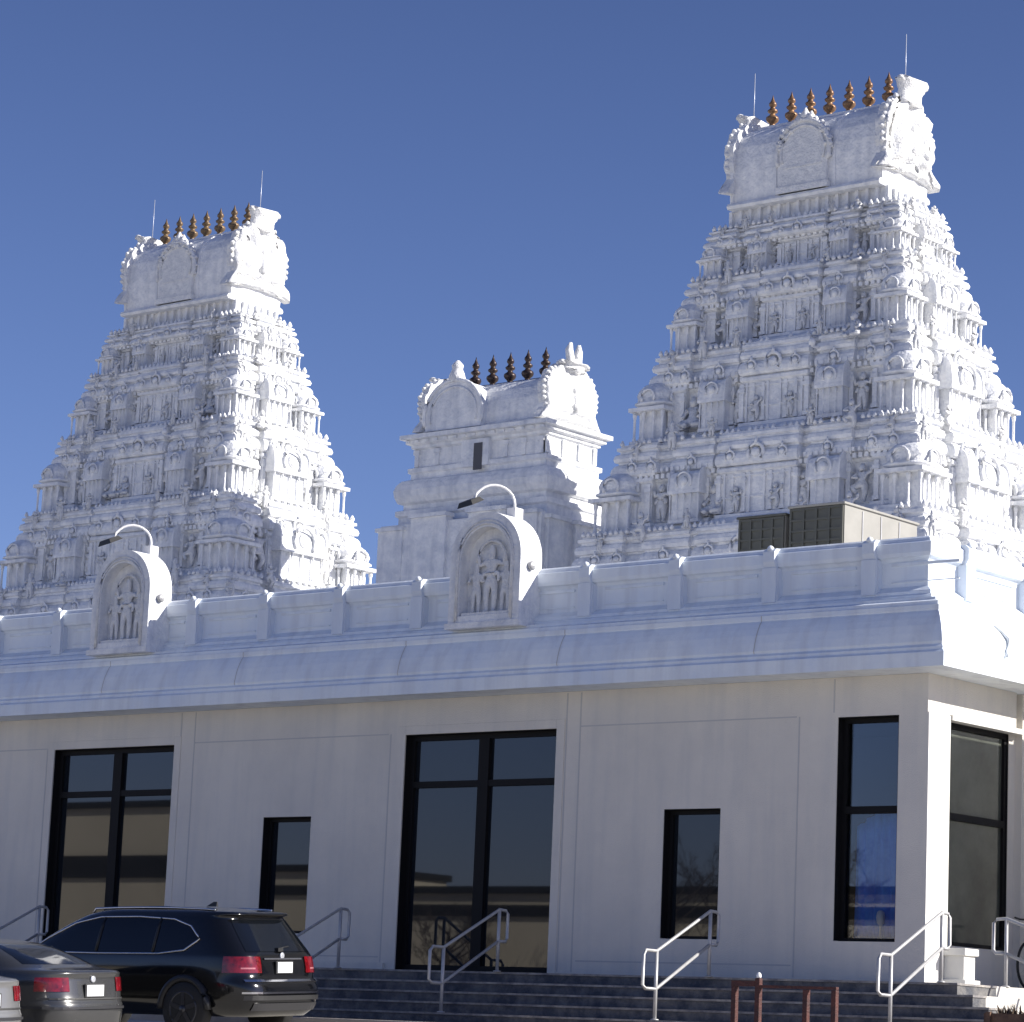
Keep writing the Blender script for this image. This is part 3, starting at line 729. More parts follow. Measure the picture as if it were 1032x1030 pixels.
def mid_tower(cx, cy):
    root = empty('shrine_tower', (cx, cy, 0), 'short plain white tower between the two tall ones, with dark finials on its vaulted roof', 'tower')
    def q(A, B, z): return [(-A, -B, z), (A, -B, z), (A, B, z), (-A, B, z)]
    mb = MB()
    mb.loft([q(*t) for t in ((2.75, 2.0, 5.43), (2.75, 2.0, 7.6), (2.9, 2.1, 7.7), (2.7, 1.9, 8.0), (2.5, 1.6, 8.2), (2.5, 1.6, 9.3), (2.5, 1.55, 11.05))], True, True)
    # stepped lower storey with projecting bays
    for x0, x1, d, zt in ((-2.52, -1.75, .06, 10.9), (-1.45, -.35, .10, 11.15), (.35, 1.5, .10, 11.15), (1.75, 2.42, .08, 11.0)):
        mb.box(x0, x1, -1.55 - d, -1.4, 8.3, zt); mb.box(x0 - .05, x1 + .05, -1.62 - d, -1.4, zt, zt + .09)
    for y0, y1 in ((-1.4, -.7), (-.4, .5), (.8, 1.4)):
        mb.box(2.4, 2.60, y0, y1, 8.3, 10.9); mb.box(2.4, 2.68, y0 - .05, y1 + .05, 10.9, 10.99)
    mb.build('lower_storey', M['stucco'], root)
    mb = MB()
    mb.loft([q(*t) for t in ((2.30, 1.15, 11.05), (2.30, 1.15, 11.30), (2.36, 1.22, 11.34), (2.36, 1.22, 11.46), (2.22, 1.08, 11.50), (2.22, 1.08, 11.62), (2.34, 1.18, 11.66), (2.38, 1.26, 11.8), (2.40, 1.28, 11.95), (2.36, 1.24, 12.08), (2.27, 1.16, 12.2), (2.10, 1.0, 12.26), (2.10, 1.0, 12.38), (2.16, 1.06, 12.42), (2.16, 1.06, 12.52),
                               (2.03, .96, 12.56), (2.03, .96, 12.98), (2.10, 1.04, 13.02), (2.10, 1.04, 13.08), (2.20, 1.14, 13.12), (2.20, 1.14, 13.20), (2.30, 1.26, 13.22), (2.30, 1.26, 13.32), (2.15, 1.1, 13.36))], True, True)
    mb.box(-.42, .42, -1.12, -.9, 12.40, 13.05)
    for x in (-1.95, -1.3, .85, 1.4, 1.93): mb.box(x - .06, x + .06, -1.0, -.9, 12.57, 12.97); mb.box(x - .09, x + .09, -1.02, -.9, 12.86, 12.97)
    for x in [-2.1 + .3 * i for i in range(15)]: mb.box(x - .05, x + .05, -1.20, -1.0, 13.13, 13.19)
    for y in (-.9, -.3, .3, .88): mb.box(1.98, 2.08, y - .06, y + .06, 12.57, 12.97)
    mb.build('upper_storey', M['stucco'], root)
    mb = MB(); mb.box(-.02, .24, -1.135, -1.115, 12.30, 12.95); mb.build('window_slot', M['slot'], root)
    # vault
    pf = [(-1.0, 13.36), (-1.02, 13.42), (-.92, 13.46), (-.94, 13.7), (-.90, 13.98), (-.76, 14.25), (-.52, 14.46), (-.25, 14.58)]
    pf = pf + [(-y, z) for y, z in reversed(pf)]
    mb = MB(); mb.prism(pf, -1.92, 1.92, 'x')
    roof = mb.build('vault_roof', M['stucco'], root)
    mb = MB()
    pts = [(-.75 + .92 * math.cos(PI * (1.08 - 1.16 * i / 24)), 13.72 + .86 * math.sin(PI * (1.08 - 1.16 * i / 24))) for i in range(25)]
    mb.prism([(-1.62, 13.38)] + pts + [(.12, 13.38)], -1.10, -.4, 'y'); mb.tube([(x, -1.10, z) for x, z in pts], .05, 6)
    mb.tube([(-.75 + (x + .75) * .8, -1.11, 13.72 + (z - 13.72) * .8) for x, z in pts], .03, 5)
    mb.build('dormer', M['stucco'], root)
    for s in (1, -1):
        sh = shield_mb(.98, 1.8, .05, 40 + s, .05, .25).build('gable_ornament', M['carved'], root, loc=(s * 1.98, 0, 13.34))
        sh.scale = (1, 1, .82)
        if s < 0: sh.rotation_euler = (0, 0, PI)
    # upright crest figure on the gable and on the dormer
    mb = MB()
    for y_ in (-.14, .14): mb.tube([(0, y_ * .5, -.05), (.02, y_, .2), (.0, y_ * 1.3, .45), (.03, y_ * 1.1, .62)], [.13, .11, .10, .04], 7)
    mb.lathe([(.2, -.1), (.16, .15), (.05, .25)], 8)
    ce = mb.build('crest', M['carved'], root); ce.location = (2.0, 0, 14.75)
    mb = MB(); mb.lathe([(.16, 0), (.22, .1), (.18, .24), (.13, .34), (.15, .44), (.04, .56)], 9); c2 = mb.build('crest', M['carved'], root); c2.location = (-.78, -.98, 14.52)
    fm = finial_mb(.82, .95).build('finial', M['dkbronze'], roof); fm.location = (-1.05, 0, 14.58)
    for i in range(1, 5): inst(fm, 'finial', roof, (-1.05 + .55 * i, 0, 14.58))
    mb = MB(); mb.tube([(-1.3, 0, 14.63), (1.4, 0, 14.63)], .035, 5); mb.build('ridge_bar', M['dkbronze'], root)
    return root
mid_tower(-23.35, 18.25)

# ------------------------------------------------------------------ rooftop units
def ac(x0, x1, y0, y1, z0, z1, label, lattice):
    root = empty('rooftop_unit', ((x0 + x1) / 2, (y0 + y1) / 2, z0), label, 'air conditioner')
    X = Matrix.Translation((-(x0 + x1) / 2, -(y0 + y1) / 2, -z0))
    mb = MB(); mb.box(x0, x1, y0 + .03, y1, z0, z1 - .04, X); mb.build('casing', M['actan'], root)
    mb = MB(); mb.box(x0 - .03, x1 + .03, y0 - .02, y1 + .03, z1 - .04, z1, X); mb.build('lid', M['actan'] if lattice else M['acdark'], root, bevel=.008)
    mb = MB(); mb.box(x0 + .02, x1 - .02, y0 + .012, y0 + .028, z0 + .02, z1 - .05, X)
    n = 9
    for i in range(n):
        z = z0 + .05 + (z1 - z0 - .12) * i / (n - 1); mb.box(x0 + .04, x1 - .04, y0 - .008, y0 + .012, z - .018, z + .018, X)
    for i in range(5):
        x = x0 + .03 + (x1 - x0 - .06) * i / 4; mb.box(x - .02, x + .02, y0 - .012, y0 + .011, z0 + .02, z1 - .05, X)
    mb.build('louvre', M['acdark'], root)
    mb = MB()
    for i in range(1, 4):
        y = y0 + (y1 - y0) * i / 4; mb.box(x1 + .0, x1 + .012, y - .012, y + .012, z0 + .05, z1 - .08, X)
    mb.build('seam', M['acdark'] if not lattice else M['steel'], root)
    return root
ac(-5.15, -4.10, 3.95, 6.15, 6.2, 7.74, 'larger rooftop unit with olive louvred front and long pale side, beside the right tower', True)
ac(-6.16, -5.24, 3.95, 5.2, 6.2, 7.64, 'smaller dark louvred rooftop unit left of the larger one', False)
mb = MB(); mb.box(-6.3, -4.0, 4.0, 6.1, 5.43, 6.195); mb.build('roof_curb', M['roofing'], bld)

# ------------------------------------------------------------------ steps
stp = empty('entrance_steps', (0, 0, 0), 'broad dark stone steps running along the front wall and round its lit corner', 'steps')
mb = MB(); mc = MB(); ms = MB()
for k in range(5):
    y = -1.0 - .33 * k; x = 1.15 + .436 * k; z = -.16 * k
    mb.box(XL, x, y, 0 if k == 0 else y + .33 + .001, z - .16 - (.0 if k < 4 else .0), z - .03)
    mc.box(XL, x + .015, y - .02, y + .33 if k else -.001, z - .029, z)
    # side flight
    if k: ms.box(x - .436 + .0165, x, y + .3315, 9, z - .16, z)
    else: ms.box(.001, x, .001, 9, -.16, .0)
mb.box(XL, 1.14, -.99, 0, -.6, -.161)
mb.build('riser', M['step'], stp); mc.build('tread', M['nosing'], stp); ms.build('side_flight', M['sunlit_stone'], stp)

# ------------------------------------------------------------------ handrails
def rail(X, label, y_top=-1.05, y_bot=-2.28, z_bot=-.64, axis='y'):
    root = empty('handrail', (X, -1.05, 0), label, 'handrail', 'steel handrails on the steps')
    if axis == 'x': root.location = (X, .3, 0)
    def P(s, z): # s: distance down the flight from the top post
        return (0, -s, z) if axis == 'y' else (s, 0, z)
    s1 = abs(y_bot - y_top); dz = -z_bot
    up_ = [P(-.02, .45), P(-.16, .45), P(-.20, .50), P(-.20, .86), P(-.15, .91), P(0, .92), P(s1, .92 - dz + .02), P(s1 + .24, .92 - dz + .02), P(s1 + .30, .92 - dz - .04), P(s1 + .30, .47 - dz), P(s1 + .24, .42 - dz), P(s1, .42 - dz), P(0.0, .45)]
    mb = MB(); mb.tube(up_, .024, 8); mb.build('rail', M['steel'], root)
    for s, z0, z1 in ((0, .0, .92), (s1, z_bot, .92 - dz + .02)):
        mb = MB(); mb.tube([P(s, z0), P(s, z1)], .026, 8); mb.lathe([(.06, 0), (.06, .012), (.03, .02)], 10, Matrix.Translation(P(s, z0))); mb.build('post', M['steel'], root)
    return root
rail(-17.0, 'grey steel handrail in shade by the leftmost tall window, behind the sedan')
rail(-9.97, 'grey steel handrail in shade between the black SUV and the central glass door')
rail(-6.74, 'grey steel handrail in front of the central glass door')
rail(-2.86, 'bright steel handrail below the small window between the door and the corner')
rail(.93, 'bright steel handrail at the white corner pier')
r_ = rail(1.12, 'bright steel handrail at the far right going down the side flight', y_top=0, y_bot=-1.6, z_bot=-.58, axis='x')

# ------------------------------------------------------------------ racks, bicycle, planter
rk = empty('bike_rack', (-.02, -4.4, gz(-4.4) - .02), 'rust brown steel rack of four uprights in front of the steps', 'bike rack')
zt = .80
for i, (x, hgt, m_) in enumerate(((0, zt, 'rust'), (.36, zt + .07, 'rust'), (1.08, zt - .02, 'rust'), (1.50, zt - .02, 'rust'))):
    mb = MB(); mb.box(x - .035, x + .035, -.035, .035, 0, hgt - .035 if i != 1 else hgt); mb.box(x - .08, x + .08, -.08, .08, 0, .012); mb.build('upright', M[m_], rk, bevel=.006)
mb = MB(); mb.box(-.035, .324, -.036, .036, zt - .034, zt + .034); mb.box(.396, 1.50 + .035, -.030, .030, zt - .05, zt + .005 - .02); mb.build('top_bar', M['rust'], rk)
mb = MB(); mb.box(1.116, 1.464, -.025, .025, .20, .25); mb.build('cross_bar', M['rust'], rk)
mb = MB(); mb.lathe([(.03, 0), (.035, .02), (.03, .05), (.012, .07)], 10, Matrix.Translation((.36, 0, zt + .072))); mb.build('post_cap', M['white'], rk)

bk = empty('bicycle', (.62, 1.8, 0), 'black bicycle standing against the side wall behind the far right handrail', 'bicycle', rz=0)
def wheel(y):
    mb = MB(); mb.tube([(0, y + .33 * math.cos(a), .35 + .33 * math.sin(a)) for a in [2 * PI * i / 40 for i in range(40)]], .020, 7, closed=True); wo_ = mb.build('wheel', M['rubber'], bk)
    mb = MB()
    for i in range(14):
        a = 2 * PI * i / 14; mb.tube([(.0, y, .35), (0, y + .31 * math.cos(a), .35 + .31 * math.sin(a))], .0022, 4)
    mb.tube([(-.04, y, .35), (.04, y, .35)], .02, 8); mb.build('spokes', M['steel'], wo_)
wheel(0); wheel(1.05)
mb = MB()
for a, b in (((0, .0, .35), (0, .12, .95)), ((0, .10, .82), (0, .52, .32)), ((0, .10, .85), (0, .62, .78)), ((0, .52, .32), (0, .66, .88)), ((0, .52, .32), (0, 1.05, .35)), ((0, .64, .78), (0, 1.05, .35))): mb.tube([a, b], .016, 7)
mb.build('frame', M['plastic'], bk)
mb = MB(); mb.tube([(-.26, .02, 1.02), (-.22, .10, 1.0), (0, .13, .98), (.22, .10, 1.0), (.26, .02, 1.02)], .014, 7); mb.build('handlebar', M['plastic'], bk)
mb = MB(); mb.loft([[(-.03, .55, .90), (.03, .55, .90), (.03, .55, .93), (-.03, .55, .93)], [(-.08, .78, .90), (.08, .78, .90), (.08, .78, .94), (-.08, .78, .94)]]); mb.build('saddle', M['plastic'], bk)
mb = MB(); mb.lathe([(.10, -.01), (.10, .01)], 16, Matrix.Translation((.03, .52, .32)) @ Matrix.Rotation(PI / 2, 4, 'Y')); mb.box(.04, .055, .36, .52, .30, .33); mb.build('crank', M['steel'], bk)

pl = empty('planter_box', (4.36, -4.35, -.90), 'brown wooden planter with dark dry plants at the bottom right corner', 'planter')
mb = MB()
for k in range(3): mb.box(-.62, 1.3, -.25, -.21, .02 + .15 * k, .155 + .15 * k); mb.box(-.66, -.622, -.25, .25, .02 + .15 * k, .155 + .15 * k); mb.box(-.62, 1.3, .21, .25, .02 + .15 * k, .155 + .15 * k)
for x in (-.62, .3, 1.26): mb.box(x, x + .06, -.28, -.252, 0, .47)
mb.box(1.3, 1.34, -.25, .25, .02, .46)
mb.build('box', M['wood'], pl)
mb = MB()
for i in range(420):
    x = random.uniform(-.6, 1.28); y = random.uniform(-.2, .2); z = .42; h = random.uniform(.04, .18); a = random.uniform(0, PI); ww = random.uniform(.012, .03)
    dx, dy = random.uniform(-.08, .08), random.uniform(-.08, .08)
    mb.add([(x - ww * math.cos(a), y - ww * math.sin(a), z), (x + ww * math.cos(a), y + ww * math.sin(a), z), (x + dx, y + dy, z + h)], [(0, 1, 2)])
mb.box(-.61, 1.29, -.2, .2, .36, .42)
mb.build('dry_plant', M['soil'], pl)

# ------------------------------------------------------------------ cars
def lerp_tab(tab, z):
    if z <= tab[0][0]: return tab[0][1]
    for (a, va), (b, vb) in zip(tab, tab[1:]):
        if z <= b: return va + (vb - va) * (z - a) / (b - a)
    return tab[-1][1]
class Body:
    """horizontal slices: rounded rectangles from xr(z) to xf(z), half width w(z); x = distance ahead of the rear end"""
    def __init__(s, xr, xf, wt, n=5.0): s.xr, s.xf, s.wt, s.n = xr, xf, wt, n
    def P(s, z, t, off=0.0):
        a, b = lerp_tab(s.xr, z), lerp_tab(s.xf, z); w = lerp_tab(s.wt, z)
        c, hx = (a + b) / 2, (b - a) / 2
        ct, st = math.cos(t), math.sin(t)
        x = hx * math.copysign(abs(ct) ** (2 / s.n), ct); y = w * math.copysign(abs(st) ** (2 / s.n), st)
        # superellipse normal for offsetting
        nx = math.copysign((abs(x) / hx) ** (s.n - 1) / hx, x); ny = math.copysign((abs(y) / w) ** (s.n - 1) / w, y); l = math.hypot(nx, ny) or 1
        x_ = c + x + off * nx / l; y_ = y + off * ny / l
        # slight plan bow of the flanks
        y_ *= 1 - .07 * abs((x_ - 2.35) / 2.4) ** 3
        return (x_, y_, z)
    def t_rear(s, z, y):
        w = lerp_tab(s.wt, z); return PI - math.copysign(math.asin(min(1, (abs(y) / w) ** (s.n / 2))), y)
    def t_side(s, z, x, sg):
        a, b = lerp_tab(s.xr, z), lerp_tab(s.xf, z); c, hx = (a + b) / 2, (b - a) / 2
        u = max(-1, min(1, (x - c) / hx)); ct = math.copysign(abs(u) ** (s.n / 2), u)
        return sg * math.acos(ct)
    def shell(s, zs):
        mb = MB(); N = 96
        ts = []
        for i in range(N):                     # denser near the corners
            ts.append(2 * PI * i / N)
        rings = [[s.P(z, t) for t in ts] for z in zs]
        mb.loft(rings, True, True, True); return mb
def patch(B, mb, fz, ft, nu, nv, off, thick=.012):
    """grid patch over the body: fz(u,v)->z, ft(u,v)->t"""
    g = [[B.P(fz(u / nu, v / nv), ft(u / nu, v / nv, fz(u / nu, v / nv)), off) for u in range(nu + 1)] for v in range(nv + 1)]
    mb.loft(g, False, False, True)
def zfan(B, mb, outline_xz, sg, off):
    """side window: outline (x,z) polygon, convex-ish; split in columns"""
    xs_ = [p[0] for p in outline_xz]; x0, x1 = min(xs_), max(xs_); n = 26
    def span(x):
        zz = []
        m = len(outline_xz)
        for i in range(m):
            (ax, az), (bx, bz) = outline_xz[i], outline_xz[(i + 1) % m]
            if (ax - x) * (bx - x) <= 0 and ax != bx: zz.append(az + (bz - az) * (x - ax) / (bx - ax))
        return (min(zz), max(zz)) if zz else (0, 0)
    cols = []
    for i in range(n + 1):
        x = x0 + (x1 - x0) * (.002 + .996 * i / n); lo, hi = span(x)
        cols.append([B.P(lo + (hi - lo) * k / 6, B.t_side(lo + (hi - lo) * k / 6, x, sg), off) for k in range(7)])
    mb.loft(cols, False, False, True)
def car(name, label, cat_, pos, heading, spec, paint, roll_=0.0):
    root = empty(name, pos, label, cat_)
    hv = Vector(heading).normalized()
    root.rotation_euler = (0, 0, math.atan2(hv.y, hv.x))
    root.rotation_euler = (Matrix.Rotation(roll_, 3, 'X') @ Matrix.Rotation(math.atan2(hv.y, hv.x), 3, 'Z')).to_euler()
    B = Body(spec['xr'], spec['xf'], spec['w'], spec.get('n', 5.0))
    B.shell(spec['zs']).build('body', paint, root)
    for sg in (-1, 1):
        mb = MB(); zfan(B, mb, spec['win'], sg, .006); wi = mb.build('side_window', M['carglass'], root)
        # chrome surround
        pts = []
        m = len(spec['win'])
        for i in range(m):
            (ax, az), (bx, bz) = spec['win'][i], spec['win'][(i + 1) % m]
            for k in range(5):
                x, z = ax + (bx - ax) * k / 5, az + (bz - az) * k / 5
                pts.append(B.P(z, B.t_side(z, x, sg), .010))
        mb = MB(); mb.tube(pts, spec.get('chrome', .013), 6, closed=True); mb.build('window_trim', M['chrome'], root)
        for px in spec['pillars']:
            mb = MB(); mb.tube([B.P(z, B.t_side(z, px, sg), .008) for z in spec['pz']], .022, 6); mb.build('pillar', M['plastic'], root)
        # tail light wrapping the corner
        for (z0, z1, y0, x1, mt, nm) in spec['tail']:
            mb = MB()
            def ft(u, v, z, y0=y0, x1=x1, sg=sg):
                ta = B.t_rear(z, sg * y0); tb = B.t_side(z, x1, sg)
                if sg < 0:
                    ta = ta if ta <= PI else ta - 2 * PI
                return ta + (tb - ta) * u
            patch(B, mb, lambda u, v, z0=z0, z1=z1: z0 + (z1 - z0) * v, ft, 20, 6, .012)
            mb.build(nm, M[mt], root)
    # rear window
    z0, z1, yw0, yw1 = spec['rearwin']; mb = MB()
    patch(B, mb, lambda u, v: z0 + (z1 - z0) * v, lambda u, v, z: B.t_rear(z, (2 * u - 1) * (yw0 + (yw1 - yw0) * (z - z0) / (z1 - z0))), 20, 8, .008)
    mb.build('rear_window', M['carglass'], root)
    # wheels
    for x in spec['wx']:
        for sg in (-1, 1):
            r_ = spec['wr']; yy = sg * (lerp_tab(spec['w'], .5) * .985)
            mb = MB(); mb.lathe([(r_ * .62, -.10), (r_ * .95, -.10), (r_, -.07), (r_, .07), (r_ * .95, .10), (r_ * .62, .10)], 30, Matrix.Translation((x, yy - sg * .07, r_)) @ Matrix.Rotation(PI / 2, 4, 'X')); wh = mb.build('wheel', M['rubber'], root)
            mb = MB()
            for i in range(5):
                X = Matrix.Translation((x, yy + sg * .025, r_)) @ Matrix.Rotation(2 * PI * i / 5, 4, 'Y'); mb.box(-.03, .03, -.012, .012, .0, r_ * .62, X)
            mb.lathe([(r_ * .14, -.02), (r_ * .12, .02)], 14, Matrix.Translation((x, yy + sg * .025, r_)) @ Matrix.Rotation(PI / 2, 4, 'X'))
            mb.tube([(x + r_ * .62 * math.cos(a), yy + sg * .02, r_ + r_ * .62 * math.sin(a)) for a in [2 * PI * i / 28 for i in range(28)]], .018, 6, closed=True)
            mb.build('rim', M['alloy'], wh)
            mb = MB(); mb.tube([(x + (r_ + .045) * math.cos(PI * i / 16), yy + sg * .005, r_ + (r_ + .045) * math.sin(PI * i / 16)) for i in range(17)], .05, 6); mb.build('wheel_arch', M['plastic'], root)
    return root, B
SUV = dict(
 xr=[(.28, .16), (.36, .06), (.50, .0), (.66, .0), (.74, .03), (.78, .08), (.95, .10), (1.08, .13), (1.13, .16), (1.30, .31), (1.48, .46), (1.60, .55), (1.625, .44), (1.655, .46), (1.68, .75), (1.70, 1.0), (1.72, 1.3), (1.735, 1.6)],
 xf=[(.28, 4.78), (.40, 4.88), (.60, 4.90), (.80, 4.84), (.95, 4.70), (1.02, 4.45), (1.08, 4.25), (1.12, 4.10), (1.30, 3.80), (1.50, 3.40), (1.62, 3.1), (1.68, 2.85), (1.72, 2.5), (1.735, 2.2)],
 w=[(.28, .84), (.40, .94), (.60, .975), (.85, .985), (1.0, .97), (1.08, .955), (1.30, .88), (1.50, .80), (1.60, .745), (1.66, .69), (1.70, .60), (1.72, .50), (1.735, .36)],
 zs=[.28, .32, .36, .42, .50, .58, .66, .70, .74, .78, .86, .95, 1.02, 1.05, 1.08, 1.10, 1.13, 1.2, 1.3, 1.4, 1.48, 1.55, 1.60, 1.612, 1.625, 1.64, 1.655, 1.67, 1.68, 1.69, 1.70, 1.71, 1.72, 1.728, 1.735],
 n=7.0, win=[(.84, 1.30), (1.04, 1.47), (1.36, 1.56), (2.0, 1.59), (2.7, 1.58), (3.15, 1.49), (3.60, 1.29), (3.98, 1.10), (2.6, 1.09), (1.5, 1.10), (1.06, 1.15)],
 pillars=(1.60, 2.62), pz=(1.12, 1.3, 1.45, 1.57),
 tail=[(.86, 1.075, .50, .42, 'tail', 'tail_light'), (.91, .93, .62, .20, 'tailw', 'light_strip')],
 rearwin=(1.14, 1.56, .70, .60), wx=(1.02, 3.95), wr=.37)
rl = R(-2.9)
suv, B = car('parked_suv', 'black SUV with chrome-edged windows parked nearest the steps', 'SUV', (-6.12, -6.1, -1.09), (-.994, -.09, 0), SUV, M['black_paint'], -rl)
def rear_bits(root, B, plate_z, plate_w, emblem_z, extras):
    x = lerp_tab(B.xr, plate_z)
    mb = MB(); mb.box(x - .030, x - .004, -.18, .18, plate_z - .085, plate_z + .085); mb.build('plate_frame', M['platedark'], root, bevel=.005)
    mb = MB(); mb.box(x - .036, x - .0305, -.155, .155, plate_z - .07, plate_z + .07); mb.build('licence_plate', M['plate'], root)
    xe = lerp_tab(B.xr, emblem_z)
    mb = MB(); mb.lathe([(.045, 0), (.045, .012), (.03, .018)], 18, Matrix.Translation((xe - .004, 0, emblem_z)) @ Matrix.Rotation(-PI / 2, 4, 'Y')); mb.build('emblem', M['emblem'], root)
    for (z0, z1, y, d, m_, nm) in extras:
        mb = MB(); g = [[B.P(z, B.t_rear(z, (2 * u / 20 - 1) * y), d) for u in range(21)] for z in (z0, (z0 + z1) / 2, z1)]
        inn = [[B.P(z, B.t_rear(z, (2 * u / 20 - 1) * y), 0) for u in range(21)] for z in (z0, z1)]
        mb.loft([inn[0]] + g + [inn[1]], False, False, False); mb.build(nm, M[m_], root)
rear_bits(suv, B, .93, .3, 1.085, [(.745, .775, .80, .02, 'chrome', 'bumper_trim'), (.50, .56, .82, .018, 'plastic', 'bumper_groove'), (.585, .61, .84, .02, 'chrome', 'bumper_strip'), (.36, .46, .7, .02, 'alloy', 'skid_plate'), (1.035, 1.055, .42, .02, 'chrome', 'tailgate_trim')])
for sg in (-1, 1):
    pts = []
    for i in range(24):
        x = .85 + 2.1 * i / 23; z = 1.70 - .02 * ((x - 1.9) / 1.0) ** 2 + .01
        pts.append((x, sg * .60, z + .005))
    mb = MB(); mb.tube([(.80, sg * .60, 1.685)] + pts + [(3.02, sg * .58, 1.64)], .016, 6); mb.build('roof_rail', M['chrome'], suv)
    mb = MB(); mb.lathe([(.02, -.10), (.09, -.08), (.10, 0), (.09, .08), (.03, .12)], 10, Matrix.Translation((3.75, sg * 1.0, 1.10)) @ Matrix.Rotation(PI / 2, 4, 'X')); mb.build('mirror', M['black_paint'], suv)
mb = MB(); mb.loft([[(1.28, -.02, 1.735), (1.28, .02, 1.735), (1.46, .02, 1.735), (1.46, -.02, 1.735)], [(1.28, -.006, 1.80), (1.28, .006, 1.80), (1.34, .006, 1.80), (1.34, -.006, 1.80)]]); mb.build('antenna', M['plastic'], suv)
mb = MB(); mb.tube([(.20, .02, 1.17), (.22, -.25, 1.21)], .010, 6); mb.box(.14, .22, -.04, .06, 1.14, 1.19); mb.build('rear_wiper', M['plastic'], suv)
SED = dict(
 xr=[(.22, .12), (.34, .03), (.50, .0), (.62, .0), (.68, .03), (.85, .06), (.97, .08), (1.02, .06), (1.045, .10), (1.06, .25), (1.08, .42), (1.12, .56), (1.22, .84), (1.32, 1.15), (1.38, 1.42), (1.415, 1.75), (1.43, 2.0)],
 xf=[(.22, 4.50), (.34, 4.62), (.55, 4.66), (.70, 4.58), (.80, 4.35), (.88, 4.0), (.94, 3.65), (.98, 3.45), (1.12, 3.15), (1.28, 2.8), (1.38, 2.5), (1.43, 2.25)],
 w=[(.22, .80), (.34, .87), (.55, .895), (.80, .90), (.92, .885), (1.0, .85), (1.06, .81), (1.20, .73), (1.32, .645), (1.38, .57), (1.415, .47), (1.43, .36)],
 zs=[.22, .28, .34, .42, .5, .56, .62, .65, .68, .76, .85, .92, .97, 1.0, 1.02, 1.035, 1.045, 1.055, 1.06, 1.07, 1.08, 1.10, 1.12, 1.17, 1.22, 1.27, 1.32, 1.35, 1.38, 1.40, 1.415, 1.425, 1.43],
 win=[(.98, 1.08), (1.20, 1.22), (1.50, 1.33), (2.0, 1.36), (2.45, 1.32), (2.85, 1.16), (3.10, 1.0), (2.2, .97), (1.3, .985)],
 pillars=(1.38, 2.15), pz=(.99, 1.1, 1.2, 1.33),
 tail=[(.79, .965, .46, .36, 'tail', 'tail_light'), (.84, .865, .56, .10, 'tailw', 'light_strip')],
 rearwin=(1.125, 1.355, .64, .50), wx=(1.0, 3.65), wr=.32)
sed, B = car('parked_sedan', 'dark grey sedan with red tail lights parked left of the black SUV', 'car', (-6.45, -9.25, -1.40), (-.994, -.09, 0), SED, M['grey_paint'], -rl)
rear_bits(sed, B, .80, .3, .94, [(.69, .71, .78, .012, 'platedark', 'boot_seam'), (.57, .60, .84, .02, 'alloy', 'bumper_trim'), (.30, .38, .7, .015, 'plastic', 'diffuser')])
sd2, B = car('parked_car', 'silver grey car barely in view at the bottom left corner', 'car', (-5.35, -11.9, -1.60), (-.994, -.09, 0), SED, M['silver_paint'], -rl)
rear_bits(sd2, B, .80, .3, .94, [(.69, .71, .78, .012, 'platedark', 'boot_seam'), (.57, .60, .84, .02, 'alloy', 'bumper_trim')])

# ------------------------------------------------------------------ what stands around, out of the frame: porch added to shade the side wall, buildings and trees mirrored in the glass
po = empty('shade_porch', (4, 6, -.8), 'unseen porch off the lit side of the hall, shaped to cast shade on it', 'porch')  # unseen block, sized so that its shadow falls on the side wall
mb = MB(); mb.box(-1.5, -.8, -3.86, 3.0, 0, 5.97); mb.box(-.8, 2.0, 2.5, 3.0, 0, 5.2); mb.build('porch_shade_wall', M['trim'], po)
mb = MB(); mb.box(-.799, 2.3, -1.5, 3.2, 5.25, 5.6); mb.build('porch_roof', M['trim'], po)
def far_building(x0, x1, y0, y1, h, label, band):
    root = empty('warehouse', ((x0 + x1) / 2, (y0 + y1) / 2, -2.55), label, 'building')
    a, b, c = (x1 - x0) / 2, (y1 - y0) / 2, h
    mb = MB(); mb.box(-a, a, -b, b, 0, c); mb.build('wall', M['tanwall'], root)
    mb = MB(); mb.box(-a, a + .05, b + .0, b + .2, band[0], band[1]); mb.build('shade_band', M['darkband'], root)  # dark strip across the front; on the low building it paints eaves shade
    mb = MB(); mb.box(-a - .2, a + .2, -b - .2, b + .3, c, c + .35); mb.build('roof', M['darkband'], root)
    mb = MB()
    k = int(a / 4)
    for i in range(-k, k): mb.box(i * 4 + 1, i * 4 + 2.4, b + .005, b + .05, .1, 2.4)
    mb.build('door', M['darkband'], root)
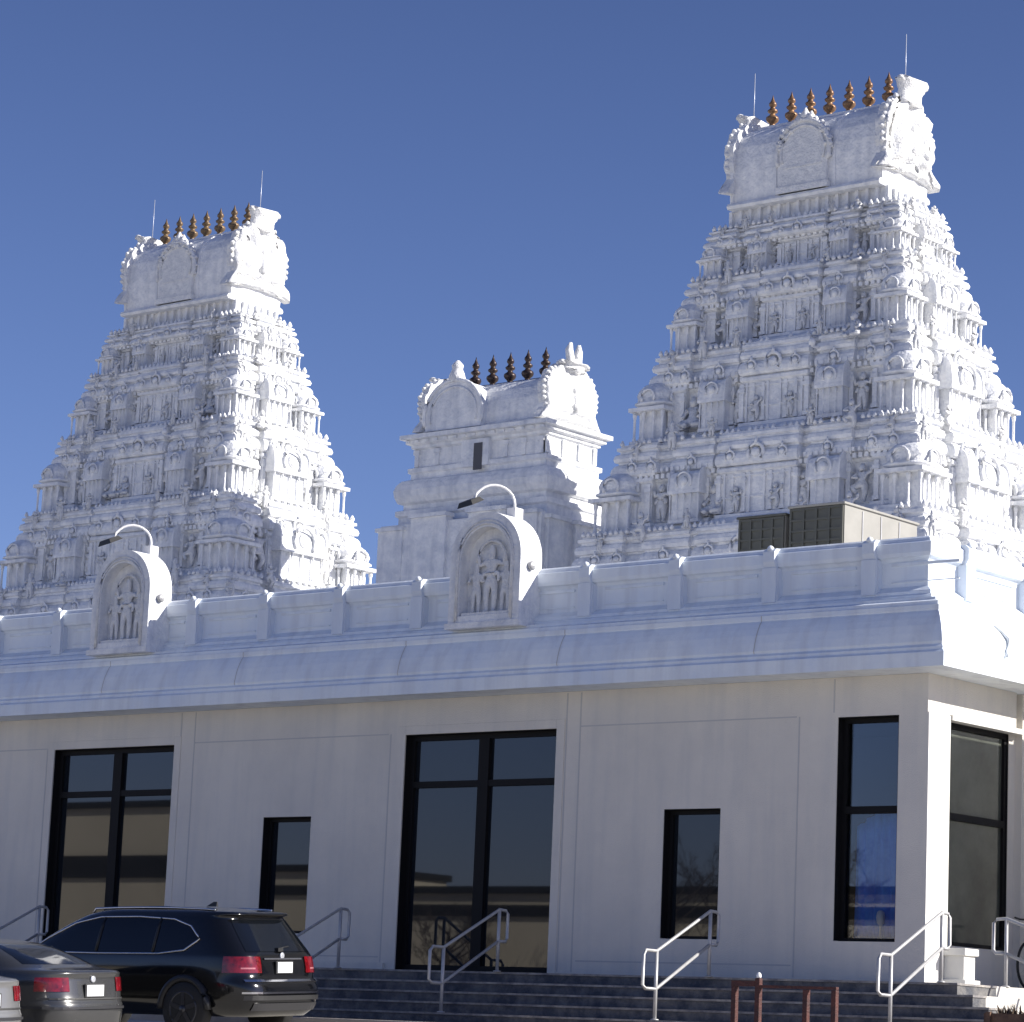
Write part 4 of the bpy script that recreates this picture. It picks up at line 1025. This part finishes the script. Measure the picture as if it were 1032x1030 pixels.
far_building(-150, -94, -80, -76, 13.2, 'tall tan stucco building across the lot, mirrored in the left window', (9.4, 10.6))
far_building(-93.5, -82, -84, -76.05, 9.7, 'middle height tan stucco building across the lot, mirrored in the narrow left window', (8.5, 9.0))
far_building(-81.9, -44, -84, -76.1, 8.6, 'low tan stucco building across the lot, mirrored in the central door', (7.5, 8.05))
def far_tree(x, y, h, cr, label, seed):
    rnd = random.Random(seed); root = empty('tree', (x, y, -2.55), label, 'tree', 'trees across the lot')
    mb = MB(); mb.tube([(0, 0, 0), (.05, 0, h * .4), (0, .1, h * .7)], [.22, .15, .06], 7)
    tips = []
    for i in range(14):
        a = rnd.random() * 6.28; z = h * rnd.uniform(.35, .7); l = cr * rnd.uniform(.6, 1); e = (l * math.cos(a), l * math.sin(a), z + l * rnd.uniform(.5, 1.1)); tips.append(e)
        mb.tube([(0, 0, z), (e[0] * .5, e[1] * .5, z + (e[2] - z) * .4), e], [.07, .045, .015], 5)
    mb.build('trunk', M['bark'], root)
    mb = MB()
    def twig(p, d, l, r, n):
        q = p + d * l
        mb.tube([p, p + d * l * .5 + Vector((rnd.gauss(0, .05), rnd.gauss(0, .05), 0)) * l, q], [r, r * .8, r * .5], 3, False)
        if n:
            for _ in range(4):
                e = (d + Vector((rnd.gauss(0, .55), rnd.gauss(0, .55), rnd.gauss(.1, .4)))).normalized(); twig(p + d * l * rnd.uniform(.4, 1), e, l * rnd.uniform(.5, .75), r * .6, n - 1)
    for t in tips:
        for _ in range(3): twig(Vector(t) * rnd.uniform(.8, 1), Vector((rnd.gauss(0, .5), rnd.gauss(0, .5), 1)).normalized(), cr * .38, .022, 3)
    mb.build('crown', M['leaf'], root)
far_tree(-73, -74, 9.5, 2.0, 'small bare tree beyond the lot, leftmost of three', 1)
far_tree(-59, -72, 11.0, 3.0, 'bare tree beyond the lot, middle one of three', 2)
far_tree(-50, -70, 12.0, 3.2, 'tall bare tree beyond the lot, rightmost of three', 5)
for k in (FIG[2], FIG[3]):
    if k.users == 0: bpy.data.meshes.remove(k)
